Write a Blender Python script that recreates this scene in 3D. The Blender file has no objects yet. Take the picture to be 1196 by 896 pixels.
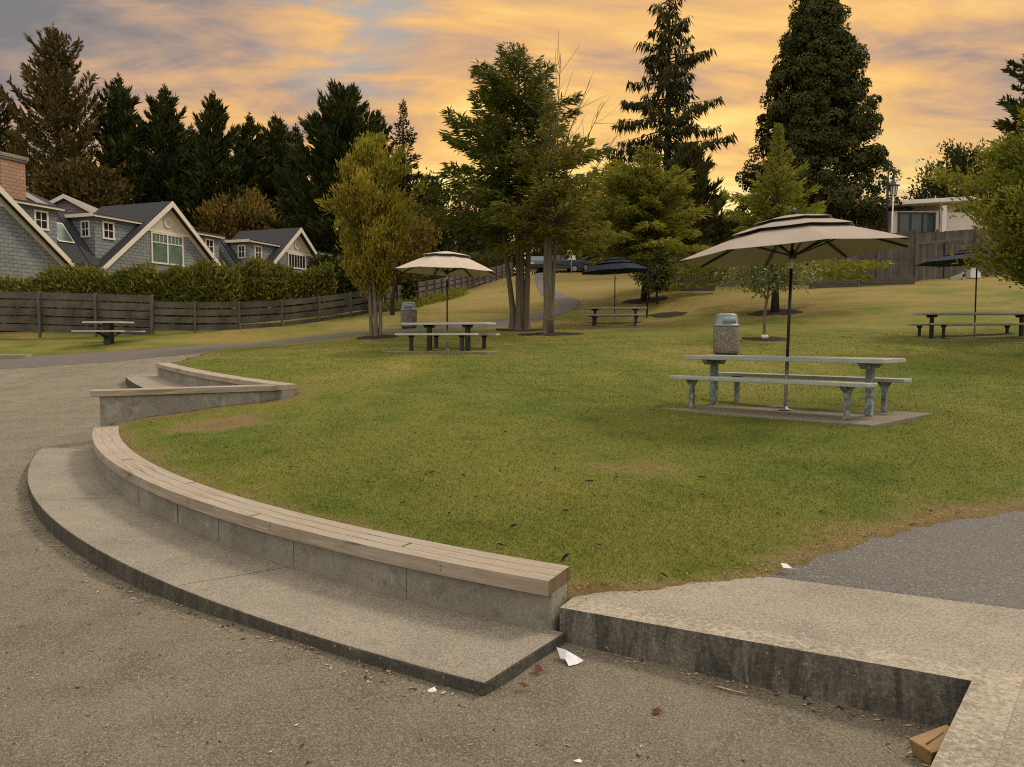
import bpy, math, random
import numpy as np
from mathutils import Vector, Matrix, noise as mnoise
R = math.radians
rng = np.random.default_rng(7)
random.seed(7)
scene = bpy.context.scene
col = scene.collection
PI = math.pi

# ------------------------------------------------------------------ camera numbers
F_PX, CX, CY, YH, EYE = 900.0, 598.0, 448.0, 395.0, 1.7
PITCH = math.atan((CY - YH) / F_PX)
cp, sp_ = math.cos(PITCH), math.sin(PITCH)

def ray(px, py):
    u = (CY - py) / F_PX
    return np.array([(px - CX) / F_PX, cp + u * sp_, u * cp - sp_])

def on_plane(px, py, z0, k=0.0, y0=0.0):
    d = ray(px, py)
    t = (z0 - k * y0 - EYE) / (d[2] - k * d[1])
    return np.array([0, 0, EYE]) + t * d

def at(px, py, D):
    d = ray(px, py)
    return np.array([0, 0, EYE]) + d / d[1] * D

def zat(py, D):
    return at(CX, py, D)[2]

# ------------------------------------------------------------------ materials
def new_mat(name):
    m = bpy.data.materials.new(name)
    m.use_nodes = True
    nt = m.node_tree
    b = nt.nodes['Principled BSDF']
    return m, nt, b

def N(nt, typ, **kw):
    n = nt.nodes.new(typ)
    for k, v in kw.items():
        setattr(n, k, v)
    return n

def L(nt, a, b):
    nt.links.new(a, b)

def coords(nt, kind='pos', scale=(1, 1, 1)):
    if kind == 'pos':
        o = N(nt, 'ShaderNodeNewGeometry').outputs['Position']
    elif kind == 'uv':
        o = N(nt, 'ShaderNodeTexCoord').outputs['UV']
    else:
        o = N(nt, 'ShaderNodeTexCoord').outputs['Object']
    mp = N(nt, 'ShaderNodeMapping')
    mp.inputs['Scale'].default_value = scale
    L(nt, o, mp.inputs['Vector'])
    return mp.outputs['Vector']

def noise(nt, vec, scale, detail=4, rough=.6, dist=0.0):
    n = N(nt, 'ShaderNodeTexNoise')
    n.inputs['Scale'].default_value = scale
    n.inputs['Detail'].default_value = detail
    n.inputs['Roughness'].default_value = rough
    n.inputs['Distortion'].default_value = dist
    L(nt, vec, n.inputs['Vector'])
    return n.outputs['Fac']

def ramp(nt, fac, stops):
    r = N(nt, 'ShaderNodeValToRGB')
    e = r.color_ramp.elements
    e[0].position, e[0].color = stops[0][0], (*stops[0][1], 1)
    e[1].position, e[1].color = stops[-1][0], (*stops[-1][1], 1)
    for p, c in stops[1:-1]:
        x = e.new(p)
        x.color = (*c, 1)
    L(nt, fac, r.inputs['Fac'])
    return r.outputs['Color']

def framp(nt, fac, a, b, lo=0.0, hi=1.0):
    m = N(nt, 'ShaderNodeMapRange')
    m.inputs['From Min'].default_value = a
    m.inputs['From Max'].default_value = b
    m.inputs['To Min'].default_value = lo
    m.inputs['To Max'].default_value = hi
    L(nt, fac, m.inputs['Value'])
    return m.outputs['Result']

def mix(nt, fac, a, b, mode='MIX'):
    m = N(nt, 'ShaderNodeMix', data_type='RGBA', blend_type=mode)
    if isinstance(fac, (int, float)):
        m.inputs[0].default_value = fac
    else:
        L(nt, fac, m.inputs[0])
    for i, v in ((6, a), (7, b)):
        if isinstance(v, tuple):
            m.inputs[i].default_value = (*v, 1)
        else:
            L(nt, v, m.inputs[i])
    return m.outputs[2]

def math_(nt, op, a, b=None):
    m = N(nt, 'ShaderNodeMath', operation=op)
    for i, v in ((0, a), (1, b)):
        if v is None:
            continue
        if isinstance(v, (int, float)):
            m.inputs[i].default_value = v
        else:
            L(nt, v, m.inputs[i])
    return m.outputs[0]

def bump(nt, b, height, dist=.01, strength=1.0):
    n = N(nt, 'ShaderNodeBump')
    n.inputs['Distance'].default_value = dist
    n.inputs['Strength'].default_value = strength
    L(nt, height, n.inputs['Height'])
    L(nt, n.outputs['Normal'], b.inputs['Normal'])

def simple(name, c, rough=.6, var=.25, sc=6.0, metal=0.0, bumpd=0.0, spec=.3, kind='obj', fine=60.0):
    m, nt, b = new_mat(name)
    v = coords(nt, kind)
    n = noise(nt, v, sc, 5, .65)
    d = tuple(x * (1 - var) for x in c)
    u = tuple(min(1, x * (1 + var)) for x in c)
    L(nt, ramp(nt, n, [(.3, d), (.7, u)]), b.inputs['Base Color'])
    b.inputs['Roughness'].default_value = rough
    b.inputs['Metallic'].default_value = metal
    b.inputs['Specular IOR Level'].default_value = spec
    if bumpd:
        bump(nt, b, noise(nt, v, fine, 4, .7), bumpd)
    return m

def concrete(name, base, dark, stain=.5, fine=90.0, bd=.004, drips=False, speck=0.0, bloom=0.0, grain=1.0):
    m, nt, b = new_mat(name)
    v = coords(nt, 'pos')
    n1 = noise(nt, v, 1.1, 6, .68)
    n2 = noise(nt, v, 7, 6, .75)
    n3 = noise(nt, v, fine, 4, .8)
    n5 = noise(nt, v, 26, 5, .75)
    c = mix(nt, framp(nt, n1, .36, .66), tuple(x * 1.08 for x in base), tuple(x * .70 for x in base))
    c = mix(nt, framp(nt, n2, .50, .70, 0, stain), c, dark)
    if bloom:
        c = mix(nt, framp(nt, noise(nt, v, 3.3, 6, .75, .6), .54, .68, 0, bloom), c, tuple(min(.8, x * 1.55) for x in base))
    c = mix(nt, framp(nt, n5, .52, .70, 0, .5 * grain), c, tuple(x * .55 for x in base))
    c = mix(nt, framp(nt, n3, .50, .66, 0, .8 * grain), c, tuple(x * 1.45 for x in base))
    c = mix(nt, framp(nt, n3, .49, .34, 0, .8 * grain), c, tuple(x * .42 for x in base))
    if drips:
        vs = coords(nt, 'pos', (5, 5, 1.1))
        n4 = noise(nt, vs, 1.4, 7, .75, 1.2)
        c = mix(nt, framp(nt, n4, .40, .60, 0, .92 if drips is True else drips), c, dark)
        c = mix(nt, framp(nt, noise(nt, v, 38, 2, .5), .70, .76, 0, .7), c, (.42, .38, .31))
    if speck:
        vo = N(nt, 'ShaderNodeTexVoronoi')
        vo.inputs['Scale'].default_value = 70
        L(nt, v, vo.inputs['Vector'])
        c = mix(nt, framp(nt, vo.outputs['Distance'], .22, .1, 0, speck), c, tuple(min(.7, x * 1.9) for x in base))
    L(nt, c, b.inputs['Base Color'])
    b.inputs['Roughness'].default_value = .92
    b.inputs['Specular IOR Level'].default_value = .2
    h = math_(nt, 'ADD', math_(nt, 'MULTIPLY', n2, .8), math_(nt, 'ADD', n3, math_(nt, 'MULTIPLY', n5, .8)))
    bump(nt, b, h, bd)
    return m

M = {}
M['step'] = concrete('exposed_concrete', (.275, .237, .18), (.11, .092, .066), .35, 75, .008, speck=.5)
M['wall'] = concrete('wall_concrete', (.265, .245, .20), (.09, .08, .063), .75, 60, .003, bloom=.75, grain=.4)
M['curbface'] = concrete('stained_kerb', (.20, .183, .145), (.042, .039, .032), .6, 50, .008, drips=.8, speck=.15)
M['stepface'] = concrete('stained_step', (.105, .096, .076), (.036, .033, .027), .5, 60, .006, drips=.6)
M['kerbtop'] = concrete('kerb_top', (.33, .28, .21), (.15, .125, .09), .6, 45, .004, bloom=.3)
M['pave'] = concrete('pavement_concrete', (.315, .27, .207), (.16, .135, .10), .4, 70, .007, speck=.45)
M['pad'] = concrete('pad_concrete', (.21, .18, .13), (.10, .085, .06), .5, 70, .003)

def asphalt(name, base):
    m, nt, b = new_mat(name)
    v = coords(nt, 'pos')
    n1 = noise(nt, v, .8, 5, .6)
    n3 = noise(nt, v, 70, 4, .8)
    vo = N(nt, 'ShaderNodeTexVoronoi')
    vo.inputs['Scale'].default_value = 48
    L(nt, v, vo.inputs['Vector'])
    c = mix(nt, framp(nt, n1, .3, .7), base, tuple(x * .75 for x in base))
    c = mix(nt, framp(nt, n3, .48, .66, 0, .8), c, tuple(x * 2.1 for x in base))
    c = mix(nt, framp(nt, n3, .48, .34, 0, .8), c, tuple(x * .35 for x in base))
    sc_ = N(nt, 'ShaderNodeSeparateColor'); L(nt, vo.outputs['Color'], sc_.inputs[0])
    c = mix(nt, math_(nt, 'MULTIPLY', framp(nt, vo.outputs['Distance'], .30, .16), framp(nt, sc_.outputs[0], .72, .8)), c, (.34, .30, .25))
    L(nt, c, b.inputs['Base Color'])
    b.inputs['Roughness'].default_value = .85
    bump(nt, b, n3, .005)
    return m
M['asphalt'] = asphalt('asphalt', (.098, .087, .074))
M['asphalt_far'] = asphalt('old_asphalt', (.088, .074, .057))

def gravel_mat():
    m, nt, b = new_mat('gravel_fines')
    v = coords(nt, 'pos')
    n0 = noise(nt, v, .35, 5, .6)
    n1 = noise(nt, v, 2.2, 5, .65)
    n3 = noise(nt, v, 85, 5, .8)
    vo = N(nt, 'ShaderNodeTexVoronoi')
    vo.inputs['Scale'].default_value = 115
    L(nt, v, vo.inputs['Vector'])
    c = mix(nt, framp(nt, n0, .35, .65), (.205, .172, .118), (.262, .222, .155))
    c = mix(nt, framp(nt, n1, .45, .68, 0, .75), c, (.142, .118, .08))
    trk = noise(nt, coords(nt, 'pos', (1.6, .22, 1)), 1.1, 5, .65, .5)
    c = mix(nt, framp(nt, trk, .54, .68, 0, .55), c, (.138, .115, .078))
    c = mix(nt, framp(nt, trk, .44, .30, 0, .5), c, (.235, .205, .155))
    c = mix(nt, framp(nt, n3, .52, .64, 0, .8), c, (.46, .405, .31))
    c = mix(nt, framp(nt, n3, .46, .35, 0, .7), c, (.055, .046, .032))
    rc = N(nt, 'ShaderNodeSeparateColor')
    L(nt, vo.outputs['Color'], rc.inputs[0])
    c = mix(nt, framp(nt, rc.outputs[0], .86, .9, 0, .55), c, (.36, .31, .23))
    L(nt, c, b.inputs['Base Color'])
    b.inputs['Roughness'].default_value = .95
    b.inputs['Specular IOR Level'].default_value = .15
    h = math_(nt, 'ADD', math_(nt, 'MULTIPLY', vo.outputs['Distance'], .7), n3)
    h = math_(nt, 'ADD', h, math_(nt, 'MULTIPLY', n1, 1.5))
    bump(nt, b, h, .016)
    return m
M['gravel'] = gravel_mat()

def grass_nodes(nt, k=1.0):
    v = coords(nt, 'pos')
    vs = coords(nt, 'pos', (1, .55, 1))
    big = noise(nt, vs, .33, 5, .6, .4)
    med = noise(nt, v, 1.7, 5, .65)
    fin = noise(nt, v, 24, 4, .7)
    c = ramp(nt, big, [(.30, (.082 * k, .115 * k, .017 * k)), (.45, (.122 * k, .146 * k, .022 * k)), (.57, (.172 * k, .170 * k, .030 * k)), (.72, (.28 * k, .225 * k, .06 * k))])
    c = mix(nt, framp(nt, med, .42, .68, 0, .75), c, (.182 * k, .182 * k, .036 * k))
    c = mix(nt, framp(nt, med, .42, .28, 0, .6), c, (.070 * k, .088 * k, .010 * k))
    # worn, straw-coloured ground: up the slope and along the wall and path edges
    sx = N(nt, 'ShaderNodeSeparateXYZ')
    L(nt, N(nt, 'ShaderNodeNewGeometry').outputs['Position'], sx.inputs[0])
    up = framp(nt, sx.outputs['Y'], 13, 40, 0, .34)
    dry = math_(nt, 'ADD', noise(nt, coords(nt, 'pos', (.6, 1.3, 1)), .42, 6, .62, .8), up)
    c = mix(nt, framp(nt, dry, .60, .84, 0, .85), c, (.30 * k, .205 * k, .072 * k))
    at_ = N(nt, 'ShaderNodeAttribute', attribute_name='worn')
    w = math_(nt, 'ADD', at_.outputs['Fac'], math_(nt, 'MULTIPLY', math_(nt, 'SUBTRACT', med, .5), .9))
    w = math_(nt, 'MULTIPLY', w, framp(nt, at_.outputs['Fac'], 0, .15))
    c = mix(nt, framp(nt, w, .25, .7, 0, .95), c, (.23 * k, .155 * k, .07 * k))
    c = mix(nt, framp(nt, w, .75, 1.1, 0, .8), c, (.10 * k, .075 * k, .045 * k))
    return c, fin, med, v

def lawn_mat():
    m, nt, b = new_mat('lawn_turf')
    c, fin, med, v = grass_nodes(nt, .90)
    c = mix(nt, framp(nt, fin, .42, .70, .0, .45), c, (.075, .082, .014))
    L(nt, c, b.inputs['Base Color'])
    b.inputs['Roughness'].default_value = .95
    b.inputs['Specular IOR Level'].default_value = .1
    bump(nt, b, math_(nt, 'ADD', fin, med), .03)
    return m

def blade_mat():
    m, nt, b = new_mat('grass_blade')
    c, fin, med, v = grass_nodes(nt, 1.08)
    a = N(nt, 'ShaderNodeAttribute', attribute_name='rnd').outputs['Fac']
    c = mix(nt, framp(nt, a, .82, 1, 0, .6), c, (.28, .22, .08))
    c = mix(nt, framp(nt, a, .3, 0, 0, .4), c, (.06, .08, .010))
    L(nt, c, b.inputs['Base Color'])
    b.inputs['Roughness'].default_value = .7
    b.inputs['Specular IOR Level'].default_value = .15
    return m
M['lawn'] = lawn_mat()
M['blade'] = blade_mat()

def wood(name, base, dark, kind='obj', axis=0, rough=.8, plank=0.0, paxis=2, gray=None, stain=None):
    m, nt, b = new_mat(name)
    s = [9, 9, 9]
    s[axis] = .55
    v = coords(nt, kind, tuple(s))
    n1 = noise(nt, v, 3.2, 6, .65, .6)
    n2 = noise(nt, v, 14, 4, .7)
    big = noise(nt, coords(nt, kind), 1.3, 4, .6)
    c = mix(nt, framp(nt, n1, .35, .7), base, dark)
    c = mix(nt, framp(nt, n2, .5, .75, 0, .45), c, tuple(x * .6 for x in dark))
    if gray:
        c = mix(nt, framp(nt, big, .4, .62, 0, .8), c, gray)
    if stain:
        sn = noise(nt, coords(nt, kind, (.55, 3, 3)), 2.1, 6, .75, .8)
        c = mix(nt, framp(nt, sn, .60, .70, 0, .7), c, stain)
        pn = noise(nt, coords(nt, kind, (.3, 5, 5)), 6, 4, .7)
        c = mix(nt, framp(nt, pn, .55, .72, 0, .6), c, tuple(min(.7, x * 1.5) for x in base))
    if plank:
        sx = N(nt, 'ShaderNodeSeparateXYZ')
        L(nt, coords(nt, kind), sx.inputs[0])
        q = math_(nt, 'MULTIPLY', sx.outputs[paxis], 1 / plank)
        fl = math_(nt, 'FLOOR', q)
        wn = N(nt, 'ShaderNodeTexWhiteNoise', noise_dimensions='1D')
        L(nt, fl, wn.inputs['W'])
        c = mix(nt, framp(nt, wn.outputs['Value'], 0, 1, 0, .45), c, tuple(x * .5 for x in dark))
        fr = math_(nt, 'FRACT', q)
        gap = math_(nt, 'LESS_THAN', fr, .06)
        c = mix(nt, math_(nt, 'MULTIPLY', gap, .8), c, tuple(x * .2 for x in dark))
    L(nt, c, b.inputs['Base Color'])
    b.inputs['Roughness'].default_value = rough
    b.inputs['Specular IOR Level'].default_value = .2
    bump(nt, b, n1, .004)
    return m
M['cap'] = wood('weathered_cap_timber', (.40, .33, .245), (.165, .12, .08), 'uv', 0, .85, gray=(.32, .28, .225), stain=(.05, .038, .028))
M['cap_end'] = wood('end_grain', (.22, .15, .09), (.06, .04, .025), 'pos', 2)
M['fence'] = wood('dark_fence_board', (.086, .073, .057), (.030, .025, .020), 'obj', 0, .9, gray=(.125, .11, .088))
M['fencepost'] = wood('fence_post', (.13, .115, .095), (.075, .066, .055), 'obj', 2, .9)
M['privacy'] = wood('privacy_plank', (.14, .122, .10), (.075, .064, .052), 'obj', 2, .9, plank=.14, paxis=0, gray=(.17, .15, .125))
M['timber'] = wood('old_timber', (.12, .10, .08), (.06, .05, .04), 'obj', 0, .9)
M['block'] = wood('raw_block', (.34, .21, .10), (.20, .115, .05), 'obj', 0, .7)
M['black'] = simple('black_metal', (.012, .012, .013), .45, .3, 20, 0, 0, .5)
M['darkmetal'] = simple('dark_painted_metal', (.02, .022, .022), .5, .3, 20)
M['alum'] = simple('grey_green_plank', (.33, .345, .30), .5, .12, 5, 0, 0, .4)
M['alum2'] = simple('pale_plank', (.30, .295, .26), .55, .12, 5, 0, 0, .4)
M['paleplank'] = simple('light_plank', (.46, .43, .38), .6, .12, 5, 0, 0, .4)
M['galv'] = simple('galvanised_tube', (.30, .30, .27), .45, .25, 12, .3)

def patina():
    m, nt, b = new_mat('peeling_leg_paint')
    v = coords(nt, 'pos')
    n = noise(nt, v, 14, 5, .7)
    c = ramp(nt, n, [(.38, (.10, .10, .085)), (.5, (.17, .18, .16)), (.58, (.20, .30, .29)), (.7, (.30, .38, .36))])
    L(nt, c, b.inputs['Base Color'])
    b.inputs['Roughness'].default_value = .7
    return m
M['patina'] = patina()

def fabric(name, c, rough=.9):
    m, nt, b = new_mat(name)
    v = coords(nt, 'obj')
    n = noise(nt, v, 3, 5, .6)
    f = noise(nt, v, 220, 2, .5)
    cc = mix(nt, framp(nt, n, .35, .7), c, tuple(x * .84 for x in c))
    L(nt, cc, b.inputs['Base Color'])
    b.inputs['Roughness'].default_value = rough
    b.inputs['Specular IOR Level'].default_value = .15
    bump(nt, b, f, .001)
    tr = N(nt, 'ShaderNodeBsdfTranslucent')
    L(nt, cc, tr.inputs['Color'])
    mx = N(nt, 'ShaderNodeMixShader')
    mx.inputs[0].default_value = .05
    out = nt.nodes['Material Output']
    L(nt, b.outputs[0], mx.inputs[1]); L(nt, tr.outputs[0], mx.inputs[2]); L(nt, mx.outputs[0], out.inputs['Surface'])
    return m
M['tan'] = fabric('taupe_canvas', (.36, .295, .235))
M['cream'] = fabric('cream_canvas', (.52, .435, .345))
M['navy'] = fabric('navy_canvas', (.018, .024, .045))

def aggregate():
    m, nt, b = new_mat('pebble_aggregate')
    v = coords(nt, 'pos')
    vo = N(nt, 'ShaderNodeTexVoronoi')
    vo.inputs['Scale'].default_value = 45
    L(nt, v, vo.inputs['Vector'])
    s = N(nt, 'ShaderNodeSeparateColor')
    L(nt, vo.outputs['Color'], s.inputs[0])
    c = ramp(nt, s.outputs[0], [(.1, (.10, .085, .065)), (.5, (.17, .145, .11)), (.9, (.26, .23, .18))])
    L(nt, c, b.inputs['Base Color'])
    b.inputs['Roughness'].default_value = .9
    bump(nt, b, vo.outputs['Distance'], .008)
    return m
M['aggregate'] = aggregate()
M['lid'] = simple('blue_grey_lid', (.165, .20, .215), .45, .15, 5, 0, 0, .5)
M['lid_dark'] = simple('lid_flap', (.22, .255, .27), .5, .1, 5)
M['mulch'] = simple('bark_mulch', (.045, .03, .02), .95, .5, 40, 0, .02, .1, 'pos', 80)
M['paper'] = simple('white_paper', (.62, .61, .60), .8, .04, 5)

def siding(name, base, dark):
    m, nt, b = new_mat(name)
    tc = N(nt, 'ShaderNodeTexCoord')
    sx = N(nt, 'ShaderNodeSeparateXYZ')
    L(nt, tc.outputs['Object'], sx.inputs[0])
    cb = N(nt, 'ShaderNodeCombineXYZ')
    L(nt, math_(nt, 'ADD', sx.outputs['X'], sx.outputs['Y']), cb.inputs[0])
    L(nt, sx.outputs['Z'], cb.inputs[1])
    bt = N(nt, 'ShaderNodeTexBrick')
    bt.inputs['Scale'].default_value = 1
    bt.inputs['Brick Width'].default_value = .42
    bt.inputs['Row Height'].default_value = .19
    bt.inputs['Mortar Size'].default_value = .014
    bt.inputs['Bias'].default_value = 0
    bt.inputs['Color1'].default_value = (*base, 1)
    bt.inputs['Color2'].default_value = (*tuple(x * .8 for x in base), 1)
    bt.inputs['Mortar'].default_value = (*dark, 1)
    L(nt, cb.outputs[0], bt.inputs['Vector'])
    c = mix(nt, framp(nt, noise(nt, tc.outputs['Object'], 1.2, 4), .4, .7, 0, .35), bt.outputs['Color'], dark)
    L(nt, c, b.inputs['Base Color'])
    b.inputs['Roughness'].default_value = .85
    bump(nt, b, bt.outputs['Fac'], -.02)
    return m
M['siding'] = siding('blue_grey_shingle', (.215, .232, .225), (.09, .10, .10))
M['brick'] = siding('tan_brick', (.42, .235, .13), (.19, .12, .08))
M['backshingle'] = siding('grey_brown_shingle', (.30, .255, .22), (.15, .125, .11))
M['trim'] = simple('cream_trim', (.62, .56, .46), .6, .06, 3)
M['panel'] = simple('cream_panel', (.50, .43, .34), .7, .06, 3)
M['roof'] = simple('charcoal_roof', (.040, .040, .043), .9, .3, 9, 0, .02, .2, 'obj', 30)
M['tanwall'] = simple('tan_wall', (.30, .19, .10), .8, .1, 3)

def glass(name, c, rough=.12):
    m, nt, b = new_mat(name)
    v = coords(nt, 'obj')
    L(nt, ramp(nt, noise(nt, v, 1.4, 3), [(.35, tuple(x * .7 for x in c)), (.65, tuple(x * 1.25 for x in c))]), b.inputs['Base Color'])
    b.inputs['Roughness'].default_value = rough
    b.inputs['Specular IOR Level'].default_value = .6
    return m
M['glass'] = glass('dark_pane', (.018, .018, .02))
M['reflectglass'] = glass('green_reflection_pane', (.10, .15, .12), .2)  # green reflections put into the pane colour
M['doorglass'] = glass('dark_green_pane', (.035, .06, .055), .15)
M['white'] = simple('white_paint', (.66, .62, .56), .6, .05, 3)
M['modern'] = simple('pale_render', (.56, .51, .45), .7, .06, 2)
M['carpaint'] = simple('dark_car_paint', (.012, .013, .016), .2, .1, 2, .2, 0, .6)
M['carblue'] = simple('grey_car_paint', (.05, .055, .062), .22, .1, 2, .3, 0, .6)
M['tyre'] = simple('tyre_rubber', (.015, .015, .015), .9, .2, 10)
M['lampglass'] = simple('lantern_glass', (.55, .53, .48), .15, .05, 4, 0, 0, .6)
M['redlight'] = simple('tail_lamp', (.35, .02, .015), .25, .1, 5)
M['dryleaf'] = simple('dry_leaf', (.26, .14, .06), .8, .4, 30)
M['darkleaf'] = simple('rotted_leaf', (.012, .011, .009), .8, .4, 30)
M['straw'] = simple('dry_straw', (.40, .30, .16), .8, .3, 30)

def leaf_mat(name, cols, trans=.25, warm=None, nscale=.55):
    m, nt, b = new_mat(name)
    a = N(nt, 'ShaderNodeAttribute', attribute_name='rnd').outputs['Fac']
    n = noise(nt, coords(nt, 'pos'), nscale, 4, .6)
    f = math_(nt, 'ADD', math_(nt, 'MULTIPLY', a, .5), math_(nt, 'MULTIPLY', n, .75))
    k = len(cols)
    c = ramp(nt, f, [(.3 + .65 * i / (k - 1), cols[i]) for i in range(k)])
    L(nt, c, b.inputs['Base Color'])
    b.inputs['Roughness'].default_value = .75
    b.inputs['Specular IOR Level'].default_value = .06
    if trans:
        tr = N(nt, 'ShaderNodeBsdfTranslucent')
        L(nt, mix(nt, .5, c, (.30, .24, .03), 'MIX'), tr.inputs['Color'])
        mx = N(nt, 'ShaderNodeMixShader')
        mx.inputs[0].default_value = trans
        L(nt, b.outputs[0], mx.inputs[1]); L(nt, tr.outputs[0], mx.inputs[2])
        L(nt, mx.outputs[0], nt.nodes['Material Output'].inputs['Surface'])
    return m
M['l_dark'] = leaf_mat('dark_conifer', [(.022, .028, .009), (.050, .060, .016), (.10, .102, .028)], 0)
M['l_spruce'] = leaf_mat('spruce_needles', [(.022, .023, .009), (.042, .042, .014), (.08, .072, .024)], 0)
M['l_brown'] = leaf_mat('bronze_pine', [(.030, .030, .010), (.058, .050, .015), (.11, .08, .024), (.20, .125, .035)], .08)
M['l_seq'] = leaf_mat('sequoia_foliage', [(.022, .028, .008), (.046, .052, .013), (.10, .092, .024)], 0, nscale=.8)
M['l_olive'] = leaf_mat('olive_conifer', [(.03, .034, .010), (.055, .06, .016), (.10, .095, .026)], .06)
M['l_yellow'] = leaf_mat('yellow_green_leaf', [(.07, .095, .014), (.15, .17, .022), (.27, .24, .032), (.44, .32, .045), (.58, .38, .06)], .4)
M['l_cedar'] = leaf_mat('cedar_spray', [(.034, .052, .010), (.08, .105, .018), (.17, .17, .032)], .2)
M['l_gold'] = leaf_mat('golden_spray', [(.05, .07, .012), (.105, .125, .02), (.20, .19, .034), (.36, .24, .05)], .28)
M['l_green'] = leaf_mat('fresh_green_leaf', [(.06, .085, .012), (.135, .165, .022), (.24, .245, .034), (.36, .31, .05)], .35)
M['l_pale'] = leaf_mat('pale_leaf', [(.07, .10, .03), (.16, .19, .06), (.40, .40, .20)], .3)
M['l_hedge'] = leaf_mat('hedge_leaf', [(.05, .068, .014), (.13, .14, .026), (.28, .24, .05)], .2)
M['l_autumn'] = leaf_mat('autumn_leaf', [(.07, .06, .014), (.16, .11, .025), (.33, .18, .06)], .25)
M['bark'] = wood('grey_bark', (.20, .165, .12), (.075, .062, .046), 'pos', 2, .95)
M['bark_d'] = wood('dark_bark', (.05, .04, .03), (.024, .019, .014), 'pos', 2, .95)
M['twig'] = simple('bare_twig', (.22, .15, .07), .9, .2, 4)

# ------------------------------------------------------------------ mesh helpers
class MB:
    def __init__(s):
        s.v, s.f, s.mi = [], [], []
        s.uv = None
    def add(s, verts, faces, mi=0, mat=None):
        o = len(s.v)
        s.v += [tuple(map(float, v)) for v in verts]
        s.f += [tuple(i + o for i in f) for f in faces]
        s.mi += [mi] * len(faces)
        return s
    def box(s, c, size, rz=0, rx=0, ry=0, mi=0):
        mt = Matrix.Translation(c) @ Matrix.Rotation(rz, 4, 'Z') @ Matrix.Rotation(ry, 4, 'Y') @ Matrix.Rotation(rx, 4, 'X')
        a, b, d = size[0] / 2, size[1] / 2, size[2] / 2
        vs = [mt @ Vector((x * a, y * b, z * d)) for z in (-1, 1) for y in (-1, 1) for x in (-1, 1)]
        return s.add(vs, [(0, 2, 3, 1), (4, 5, 7, 6), (0, 1, 5, 4), (2, 6, 7, 3), (0, 4, 6, 2), (1, 3, 7, 5)], mi)
    def bar(s, p, q, w, d, mi=0):
        p, q = Vector(p), Vector(q)
        z = (q - p).normalized()
        up = Vector((0, 0, 1)) if abs(z.z) < .9 else Vector((0, 1, 0))
        x = z.cross(up).normalized(); y = z.cross(x).normalized()
        vs = [e + x * (i * w / 2) + y * (j * d / 2) for e in (p, q) for j in (-1, 1) for i in (-1, 1)]
        return s.add(vs, [(0, 2, 3, 1), (4, 5, 7, 6), (0, 1, 5, 4), (2, 6, 7, 3), (0, 4, 6, 2), (1, 3, 7, 5)], mi)
    def prism(s, poly, axis_fn, a, b, mi=0):
        """poly of 2-D points, axis_fn(p, t) -> 3-D point, extruded from t=a to t=b"""
        n = len(poly)
        vs = [axis_fn(p, a) for p in poly] + [axis_fn(p, b) for p in poly]
        fs = [tuple(range(n))[::-1], tuple(range(n, 2 * n))] + [(i, (i + 1) % n, n + (i + 1) % n, n + i) for i in range(n)]
        return s.add(vs, fs, mi)
    def tube(s, pts, rad, n=8, cap=True, mi=0):
        pts = [Vector(p) for p in pts]
        if isinstance(rad, (int, float)):
            rad = [rad] * len(pts)
        vs, fs = [], []
        px = None
        for i, p in enumerate(pts):
            t = (pts[min(i + 1, len(pts) - 1)] - pts[max(i - 1, 0)])
            t = t.normalized() if t.length > 1e-9 else Vector((0, 0, 1))
            if px is None:
                ref = Vector((1, 0, 0)) if abs(t.x) < .8 else Vector((0, 1, 0))
                px = t.cross(ref).normalized()
            px = (px - t * px.dot(t)).normalized()
            py = t.cross(px)
            for k in range(n):
                a = 2 * PI * k / n
                vs.append(p + (px * math.cos(a) + py * math.sin(a)) * rad[i])
        for i in range(len(pts) - 1):
            for k in range(n):
                fs.append((i * n + k, i * n + (k + 1) % n, (i + 1) * n + (k + 1) % n, (i + 1) * n + k))
        if cap:
            fs.append(tuple(range(n))[::-1])
            fs.append(tuple(range((len(pts) - 1) * n, len(pts) * n)))
        return s.add(vs, fs, mi)
    def lathe(s, prof, n=24, c=(0, 0, 0), mi=0):
        vs, fs = [], []
        for r, z in prof:
            for k in range(n):
                a = 2 * PI * k / n
                vs.append((c[0] + r * math.cos(a), c[1] + r * math.sin(a), c[2] + z))
        for i in range(len(prof) - 1):
            for k in range(n):
                fs.append((i * n + k, i * n + (k + 1) % n, (i + 1) * n + (k + 1) % n, (i + 1) * n + k))
        fs.append(tuple(range(n))[::-1])
        fs.append(tuple(range((len(prof) - 1) * n, len(prof) * n)))
        return s.add(vs, fs, mi)
    def build(s, name, mats, parent=None, smooth=False, bevel=0.0, seg=2, uv=None):
        me = bpy.data.meshes.new(name)
        me.from_pydata(s.v, [], s.f)
        if not isinstance(mats, (list, tuple)):
            mats = [mats]
        for m in mats:
            me.materials.append(m)
        if len(mats) > 1:
            me.polygons.foreach_set('material_index', s.mi)
        if smooth:
            me.polygons.foreach_set('use_smooth', [True] * len(me.polygons))
        if uv is not None:
            ul = me.uv_layers.new(name='UVMap')
            for lp in me.loops:
                ul.data[lp.index].uv = uv[lp.vertex_index]
        me.update()
        o = bpy.data.objects.new(name, me)
        col.objects.link(o)
        if parent is not None:
            o.parent = parent
        if bevel:
            bm = o.modifiers.new('bevel', 'BEVEL')
            bm.width = bevel; bm.segments = seg; bm.limit_method = 'ANGLE'; bm.angle_limit = R(40)
        return o

def tag(o, label=None, cat=None, group=None, kind=None):
    if label: o['label'] = label
    if cat: o['category'] = cat
    if group: o['group'] = group
    if kind: o['kind'] = kind
    return o

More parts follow.
